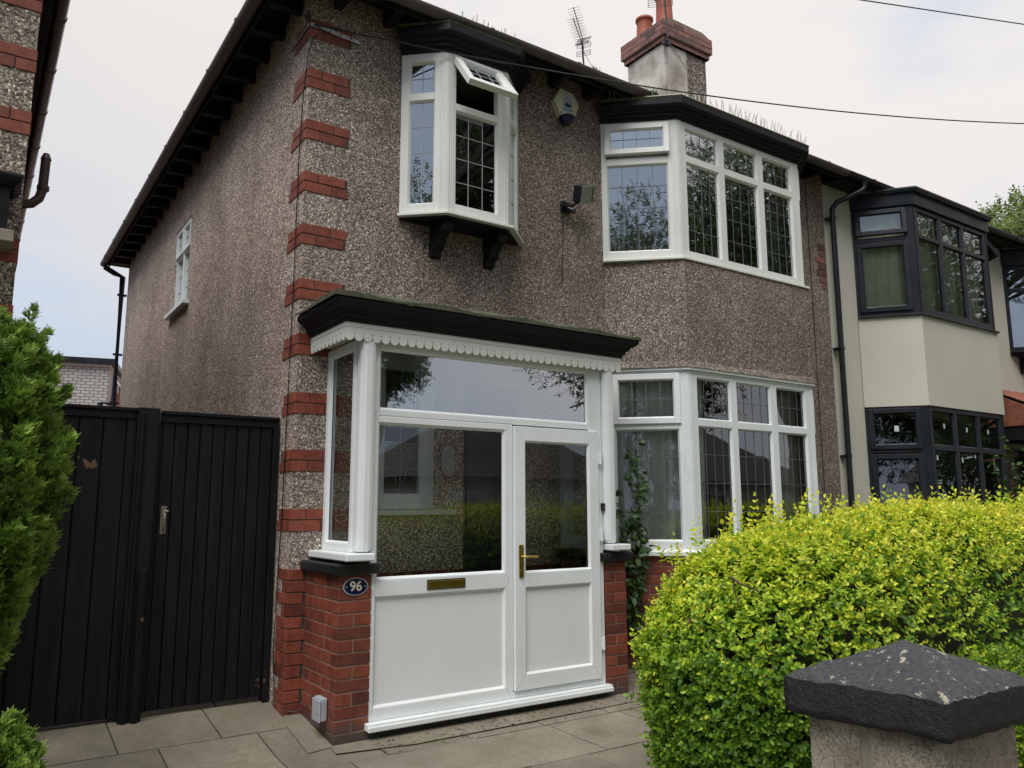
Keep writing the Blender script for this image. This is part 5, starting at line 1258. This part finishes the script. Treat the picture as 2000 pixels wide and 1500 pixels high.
# conifer
CF = thing('conifer', (-1.95, -1.0, -.1), 'tall bright green conifer at the left edge in front of the black gates', 'conifer')
def conifer(parent, cx, cy, z0, z1, prof, nplume, rs, plen=.30, prad=.048, per=115, size=.040, axisup=1.0):
    """foliage made of many upright feathery plumes; every plume a brush of small flat sprays"""
    t = (np.arange(nplume) + rs.random(nplume)) / nplume; t = t ** .9; a = np.arange(nplume) * 2.399963 + rs.normal(0, .25, nplume)
    R_p = np.interp(t, [p[0] for p in prof], [p[1] for p in prof]); zz = z0 + (z1 - z0) * t
    rr_ = R_p * rs.uniform(.72, 1.06, nplume)
    B = np.stack([cx + rr_ * np.cos(a), cy + rr_ * np.sin(a), zz], 1); out = np.stack([np.cos(a), np.sin(a), 0 * a], 1)
    ax = unit(out * rs.uniform(.25, .6, nplume)[:, None] + np.array([0, 0, axisup]) + rs.normal(0, .12, (nplume, 3)))
    ln = plen * rs.uniform(.65, 1.25, nplume); pr = prad * rs.uniform(.8, 1.3, nplume); tone = rs.uniform(-.12, .12, nplume)
    k = np.repeat(np.arange(nplume), per); n = len(k); f = rs.random(n)
    s1 = unit(np.cross(ax[k], np.array([.3, .2, .9]))); s2 = np.cross(ax[k], s1); th = rs.uniform(0, 2 * PI, n)
    rad = s1 * np.cos(th)[:, None] + s2 * np.sin(th)[:, None]; env = np.sin(np.clip(f * .85 + .15, 0, 1) * PI) ** .6 * (1.05 - .35 * f)
    P_ = B[k] + ax[k] * ((f - .5) * ln[k])[:, None] + rad * (pr[k] * env * rs.uniform(.5, 1.05, n))[:, None]
    sa = unit(ax[k] * .9 + rad * .75 + rs.normal(0, .2, (n, 3))); sd = unit(np.cross(sa, rad + rs.normal(0, .5, (n, 3)))); nn = np.cross(sd, sa)
    sz = size * rs.uniform(.6, 1.3, n); outw = np.einsum('ij,ij->i', rad, out[k])
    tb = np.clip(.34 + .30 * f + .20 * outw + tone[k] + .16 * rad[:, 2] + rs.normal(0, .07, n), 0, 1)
    pos, dr, nr, l, w, tt = [], [], [], [], [], []
    for q in range(7):
        g = q / 6; s_ = 1 if q % 2 else -1
        if q == 6: d = sa; ll = sz * .45
        else: d = unit(sa * .8 + sd * s_ * .8); ll = sz * (.6 * (1 - g) + .25)
        pos.append(P_ + sa * (sz * g * .8)[:, None]); dr.append(d); nr.append(nn); l.append(ll); w.append(ll * .30); tt.append(np.clip(tb + .22 * g - .08, 0, 1))
    AA = [np.concatenate(q) for q in (pos, dr, nr, l, w, tt)]
    V_, F_, t_ = leaves(*AA, fold=.1, curl=.1); return bigmesh('foliage', V_, F_, M['leaf_conifer'], parent, t_)
rs = np.random.default_rng(8)
cprof = [(0, .09), (.1, .15), (.3, .25), (.5, .33), (.68, .355), (.82, .29), (.92, .20), (.98, .11), (1, .05)]
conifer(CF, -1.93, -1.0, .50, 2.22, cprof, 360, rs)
mb = MB(); mb.tube([(-1.95, -1.0, -.15), (-1.95, -1.0, 1.2), (-1.94, -1.0, 2.25)], [.05, .04, .01], 8); mb.build('trunk', M['bark'], CF)
mb = MB(); mb.lathe([(.08, .5), (.22, 1.0), (.29, 1.5), (.24, 1.85), (.12, 2.1), (.0, 2.2)], (-1.93, -1.0, 0), 16); mb.build('inner_mass', M['hedgecore'], CF)
# pointed leaders at the top
LV, LF, LT, nb_ = [], [], [], 0
for k, (x, z) in enumerate([(-1.775, 2.40), (-1.70, 2.36), (-1.655, 2.18), (-1.60, 2.08), (-1.83, 2.33), (-1.88, 2.42), (-1.74, 2.28)]):
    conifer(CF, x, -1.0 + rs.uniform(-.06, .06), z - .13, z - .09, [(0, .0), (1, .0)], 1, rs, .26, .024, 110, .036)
CB = thing('conifer_shrub', (-1.74, -1.6, -.1), 'low bright green conifer clump in the bottom left corner', 'shrub')
conifer(CB, -1.745, -1.6, -.05, .49, [(0, .18), (.5, .18), (.8, .12), (1, .02)], 80, rs, .16, .040, 110, .036)
mb = MB(); mb.lathe([(.14, -.1), (.14, .25), (.05, .4), (0, .42)], (-1.76, -1.6, 0), 12); mb.build('inner_mass', M['hedgecore'], CB)

# climber on the wall by the lower bay
CL = thing('climbing_plant', (2.9, -.1, 0), 'leafy climber hanging between the porch and the ground floor bay', 'climber')
mb = MB(); rc = random.Random(4); lp, ld, ln_, nl_ = [], [], [], []
for sstem in range(6):
    x = 2.80 + rc.uniform(-.04, .22); p = Vector((x, -.12 - rc.uniform(0, .15), .3)); top = [1.93, 1.75, 1.55, 1.35, 1.2, 1.1][sstem]; pts = [p.copy()]
    while p.z < top:
        p = p + Vector((rc.uniform(-.05, .055), rc.uniform(-.03, .025), .07)); p.x = min(max(p.x, 2.70), 3.15); p.y = min(p.y, -.05); pts.append(p.copy())
        for q in range(4 if (p.z < 1.3 or p.z > 1.6) else 3):
            lp.append(tuple(p + Vector((rc.uniform(-.05, .05), rc.uniform(-.04, .02), rc.uniform(-.03, .03))))); ld.append((rc.uniform(-1, 1), rc.uniform(-1, -.1), rc.uniform(-.9, .3))); nl_.append((rc.uniform(-.4, .4), -1, rc.uniform(.2, .9)))
    mb.tube(pts, .004, 5, cap=False)
mb.build('stem', M['twig'], CL)
n = len(lp); V_, F_, t_ = leaves(np.array(lp), np.array(ld), np.array(nl_), rs.uniform(.05, .095, n), rs.uniform(.035, .06, n), rs.random(n)); bigmesh('leaf', V_, F_, M['leaf_climber'], CL, t_)

def tree(name, base, h, crown_c, crown_r, n, label, mat, leaf=.11, group=None, seed=1, holes=.0, k=9, limbs=9, cat='tree', cl=14):
    T_ = thing(name, base, label, cat, group); r_ = np.random.default_rng(seed); rp = random.Random(seed)
    bx, by, bz = base; mb = MB()
    mb.tube([(bx, by, bz), (bx + .05, by, bz + h * .25), (bx - .05, by + .05, bz + h * .5), (crown_c[0], crown_c[1], crown_c[2])], [h * .030, h * .024, h * .018, h * .008], 9)
    cents = []
    for i in range(cl):
        d = Vector((rp.gauss(0, 1), rp.gauss(0, 1), rp.gauss(0, .8))).normalized(); q = Vector(crown_c) + Vector((d.x * crown_r[0], d.y * crown_r[1], d.z * crown_r[2])) * rp.uniform(.45, .85)
        cents.append(q)
        s0 = Vector((bx, by, bz + h * rp.uniform(.3, .55))); m1 = s0.lerp(q, .5) + Vector((0, 0, h * .04)); mb.tube([s0, m1, q], [h * .012, h * .008, h * .003], 6)
        for jj in range(3):
            e2 = q + Vector((rp.gauss(0, 1), rp.gauss(0, 1), rp.gauss(0, .6))) * crown_r[0] * .25; mb.tube([m1, e2], [h * .005, h * .002], 4, cap=False)
    mb.build('trunk', M['bark'], T_)
    ci = r_.integers(0, cl, n); C_ = np.array([tuple(c) for c in cents])[ci]; sr = np.array(crown_r) * .42
    dv = unit(r_.normal(0, 1, (n, 3))); P_ = C_ + dv * sr * (r_.random(n) ** .45)[:, None]
    Nn = unit(P_ - np.array(crown_c) + np.array([0, 0, .3]))
    A_1 = sprigs(P_, Nn, r_, k, leaf * 2.8, leaf, lambda q, r: np.clip(.5 + r.normal(0, .25, len(q)), 0, 1), .1, 1.2)
    A_1[4] = A_1[4] * .75
    V_, F_, t_ = leaves(*A_1); bigmesh('crown', V_, F_, M[mat], T_, t_); return T_
tree('maple_tree', (37, 12, -.2), 17, (37.6, 10.5, 12.0), (4.3, 4.2, 3.6), 7500, 'bright green tree rising beyond the roof at the right edge', 'leaf_maple', .20, seed=3, k=9, cl=26)
# garden shrub in front of the cream house lower bay
SH = thing('garden_shrub', (8.3, -1.9, -.1), 'leafy green shrub showing above the hedge before the cream house', 'shrub')
Ps = np.array([(6.6 + rs.uniform(0, 3.6), -1.75 + rs.normal(0, .25), rs.uniform(.3, 1.43)) for _ in range(1700)]); As = sprigs(Ps, np.tile([0, -.3, 1.0], (len(Ps), 1)), rs, 8, .12, .045, lambda q, r: np.clip(.35 + r.normal(0, .12, len(q)), 0, 1), .8, .8)
V_, F_, t_ = leaves(*As); bigmesh('foliage', V_, F_, M['leaf_hedge'], SH, t_)
mb = MB(); mb.box(6.7, 10.1, -1.9, -1.6, -.1, 1.1); mb.build('inner_mass', M['hedgecore'], SH)
# rose stems before the lower anthracite bay
RS_ = thing('rose_bush', (8.6, -1.2, -.1), 'thin rose stems with sparse leaves before the lower anthracite bay', 'shrub')
mb = MB(); lp, ld, nl_ = [], [], []
for sx, top in ((7.75, 2.0), (8.0, 2.15), (8.25, 1.85), (8.45, 2.05), (8.6, 1.7), (8.1, 1.6)):
    p = Vector((sx, -1.2, -.1)); pts = [p.copy()]
    while p.z < top:
        p = p + Vector((rc.uniform(-.04, .05), rc.uniform(-.03, .03), .1)); pts.append(p.copy())
        if p.z > .9:
            for q in range(5): lp.append(tuple(p + Vector((rc.uniform(-.05, .05), rc.uniform(-.04, .02), rc.uniform(-.03, .03))))); ld.append((rc.uniform(-1, 1), rc.uniform(-1, 1), rc.uniform(-.5, .5))); nl_.append((rc.uniform(-.4, .4), -.4, 1))
    mb.tube(pts, .006, 5, cap=False)
mb.build('stem', M['twig'], RS_); n = len(lp); V_, F_, t_ = leaves(np.array(lp), np.array(ld), np.array(nl_), rs.uniform(.05, .09, n), rs.uniform(.035, .06, n), .5 + .5 * rs.random(n)); bigmesh('leaf', V_, F_, M['leaf_climber'], RS_, t_)

# ------------------------------------------------------------------ ACROSS THE ROAD (seen in the window reflections)
tree('street_tree', (3.2, -8.4, -.2), 12, (7.0, -9.0, 9.3), (2.9, 2.4, 2.3), 6500, 'tall street tree whose crown darkens the front pane of the oriel window', 'leaf_tree', .085, seed=15, k=9, cl=28)
tree('street_tree', (12.6, -9.4, -.2), 10, (11.2, -9.4, 6.0), (3.3, 2.6, 3.4), 8000, 'large leafy street tree mirrored at the right of the porch glass', 'leaf_tree', .085, seed=5, k=9, cl=26)
tree('street_tree', (17.6, -9.6, -.2), 12, (16.6, -9.4, 9.2), (3.9, 3.0, 3.8), 8000, 'wide street tree mirrored in the front of the upper leaded bay', 'leaf_tree', .085, seed=16, k=9, cl=28)
tree('street_tree', (-6.2, -9.9, -.2), 10, (-5.6, -9.6, 5.0), (2.5, 2.2, 4.2), 9000, 'rounded street tree facing the side lights of the leaded bays', 'leaf_tree', .085, seed=6, k=9, cl=30)
tree('street_tree', (-10.4, -7.4, -.2), 10, (-10.4, -7.2, 7.4), (2.2, 2.2, 2.6), 4000, 'smaller street tree mirrored in the left panes of the oriel window', 'leaf_tree', .085, seed=9, k=9, cl=22)
tree('street_tree', (-.6, -9.6, -.2), 10, (-.8, -9.4, 6.0), (2.1, 1.8, 4.2), 8000, 'narrow street tree mirrored in the side lights of the anthracite bays', 'leaf_tree', .085, seed=19, k=9, cl=30)
tree('street_tree', (38, -14, -.2), 10, (38, -13.5, 4.8), (6.0, 3.5, 4.8), 6000, 'farthest street tree mirrored in the lower anthracite bay', 'leaf_tree', .13, seed=23, k=9, cl=30)
tree('street_tree', (26, -12, -.2), 13, (26, -11.5, 8.2), (5.5, 3.6, 4.6), 8000, 'far street tree mirrored in the anthracite bay windows', 'leaf_tree', .12, seed=7, k=9, cl=30)
tree('street_tree', (6.7, -14.5, -.2), 7, (6.6, -14.2, 5.2), (1.3, 1.3, 1.6), 1800, 'small street tree mirrored at the left of the porch glass', 'leaf_tree', .085, seed=12, k=9, cl=12)
def bungalow(x, y, w, d, label, wallm='cream'):
    B_ = thing('bungalow', (x, y, -.2), label, 'house', 'bungalows across the road')
    mb = MB(); mb.box(x - w / 2, x + w / 2, y - d, y, -.2, 2.7); mb.build('wall', M[wallm], B_)
    mb = MB(); z0, z1 = 2.6, 5.6; x0, x1, y0, y1 = x - w / 2 - .4, x + w / 2 + .4, y - d - .4, y + .4; ym = (y0 + y1) / 2; r = min((y1 - y0) / 2, (x1 - x0) / 2 - .3)
    mb.add([(x0, y0, z0), (x1, y0, z0), (x1, y1, z0), (x0, y1, z0), (x0 + r, ym, z1), (x1 - r, ym, z1)], [(0, 1, 5, 4), (2, 3, 4, 5), (3, 0, 4), (1, 2, 5), (0, 1, 2, 3)]); mb.build('roof', M['rooftile'], B_)
    T = lambda u, w_, z: (u, y + w_, z)
    for ux in (x - w * .3, x + w * .25):
        mb = MB(); ring(mb, T, ux - .9, ux + .9, .8, 2.1, .08, .0, .06); mb.box(ux - .03, ux + .03, 0.0, .06, .88, 2.02, 0, T); wn = mb.build('window', M['upvc'], B_); pane(wn, T, ux - .82, ux + .82, .88, 2.02, .03, 'glass_dark')
bungalow(-9, -22, 10, 8, 'pale bungalow farthest left across the road'); bungalow(4, -21, 10, 8, 'pale bungalow directly across the road from the porch'); bungalow(17, -22, 10, 8, 'pale bungalow across the road mirrored in the ground floor bay'); bungalow(31, -22, 10, 8, 'pale bungalow farthest right across the road')

# ------------------------------------------------------------------ LIGHT
w = bpy.data.worlds.new('World'); S.world = w; w.use_nodes = True; nt = w.node_tree; nt.nodes.clear()
EL, AZ = math.radians(58), math.radians(236)     # sun towards the street side, a little left
sky = N(nt, 'ShaderNodeTexSky', sky_type='NISHITA', sun_disc=False, sun_elevation=EL, sun_rotation=AZ)
tc = N(nt, 'ShaderNodeTexCoord'); mp = N(nt, 'ShaderNodeMapping'); mp.inputs['Scale'].default_value = (1, 1, 2.2); L(nt, tc, 'Generated', mp, 0)
n1 = N(nt, 'ShaderNodeTexNoise'); n1.inputs['Scale'].default_value = 1.7; n1.inputs['Detail'].default_value = 6; n1.inputs['Roughness'].default_value = .48; L(nt, mp, 0, n1, 'Vector')
sx = N(nt, 'ShaderNodeSeparateXYZ'); L(nt, tc, 'Generated', sx, 0)
# cloud deck: warm white overhead, blue grey low towards the north-west
dt = N(nt, 'ShaderNodeVectorMath', operation='DOT_PRODUCT'); L(nt, tc, 'Generated', dt, 0); dt.inputs[1].default_value = (.50, .06, .86)
ad = N(nt, 'ShaderNodeMath', operation='MULTIPLY_ADD'); L(nt, n1, 0, ad, 0); ad.inputs[1].default_value = .50; L(nt, dt, 'Value', ad, 2)
cr = ramp(nt, [(.25, (.20, .228, .28)), (.46, (.256, .284, .33)), (.64, (.35, .353, .372)), (.78, (.42, .392, .378)), (1, (.445, .42, .405))]); L(nt, ad, 0, cr, 0)
n2 = N(nt, 'ShaderNodeTexNoise'); n2.inputs['Scale'].default_value = 3.1; n2.inputs['Detail'].default_value = 5; L(nt, mp, 0, n2, 'Vector')
r2 = ramp(nt, [(.49, (0, 0, 0)), (.68, (.62, .62, .62))]); L(nt, n2, 0, r2, 0)
blue = mixrgb(nt, (r2, 0), (cr, 0), (.27, .325, .40))
sk = N(nt, 'ShaderNodeVectorMath', operation='SCALE'); L(nt, sky, 0, sk, 0); sk.inputs['Scale'].default_value = .06
fin = mixrgb(nt, .93, (sk, 0), blue)
bg = N(nt, 'ShaderNodeBackground'); nt.links.new(fin[0].outputs[2], bg.inputs[0]); bg.inputs[1].default_value = 1.0
ou = N(nt, 'ShaderNodeOutputWorld'); L(nt, bg, 0, ou, 0)
sd = bpy.data.lights.new('sun', 'SUN'); sd.energy = 1.5; sd.angle = math.radians(44); sd.color = (1, .97, .93)
so = bpy.data.objects.new('sun', sd); COL.objects.link(so)
sv = Vector((math.sin(AZ) * math.cos(EL), math.cos(AZ) * math.cos(EL), math.sin(EL)))   # towards the sun
so.rotation_euler = sv.to_track_quat('Z', 'Y').to_euler()
vs_ = S.view_settings; vs_.view_transform = 'Standard'; vs_.look = 'None'; vs_.exposure = 1.1; vs_.gamma = 1
S.cycles.max_bounces = 8; S.cycles.transparent_max_bounces = 24; S.cycles.use_denoising = True
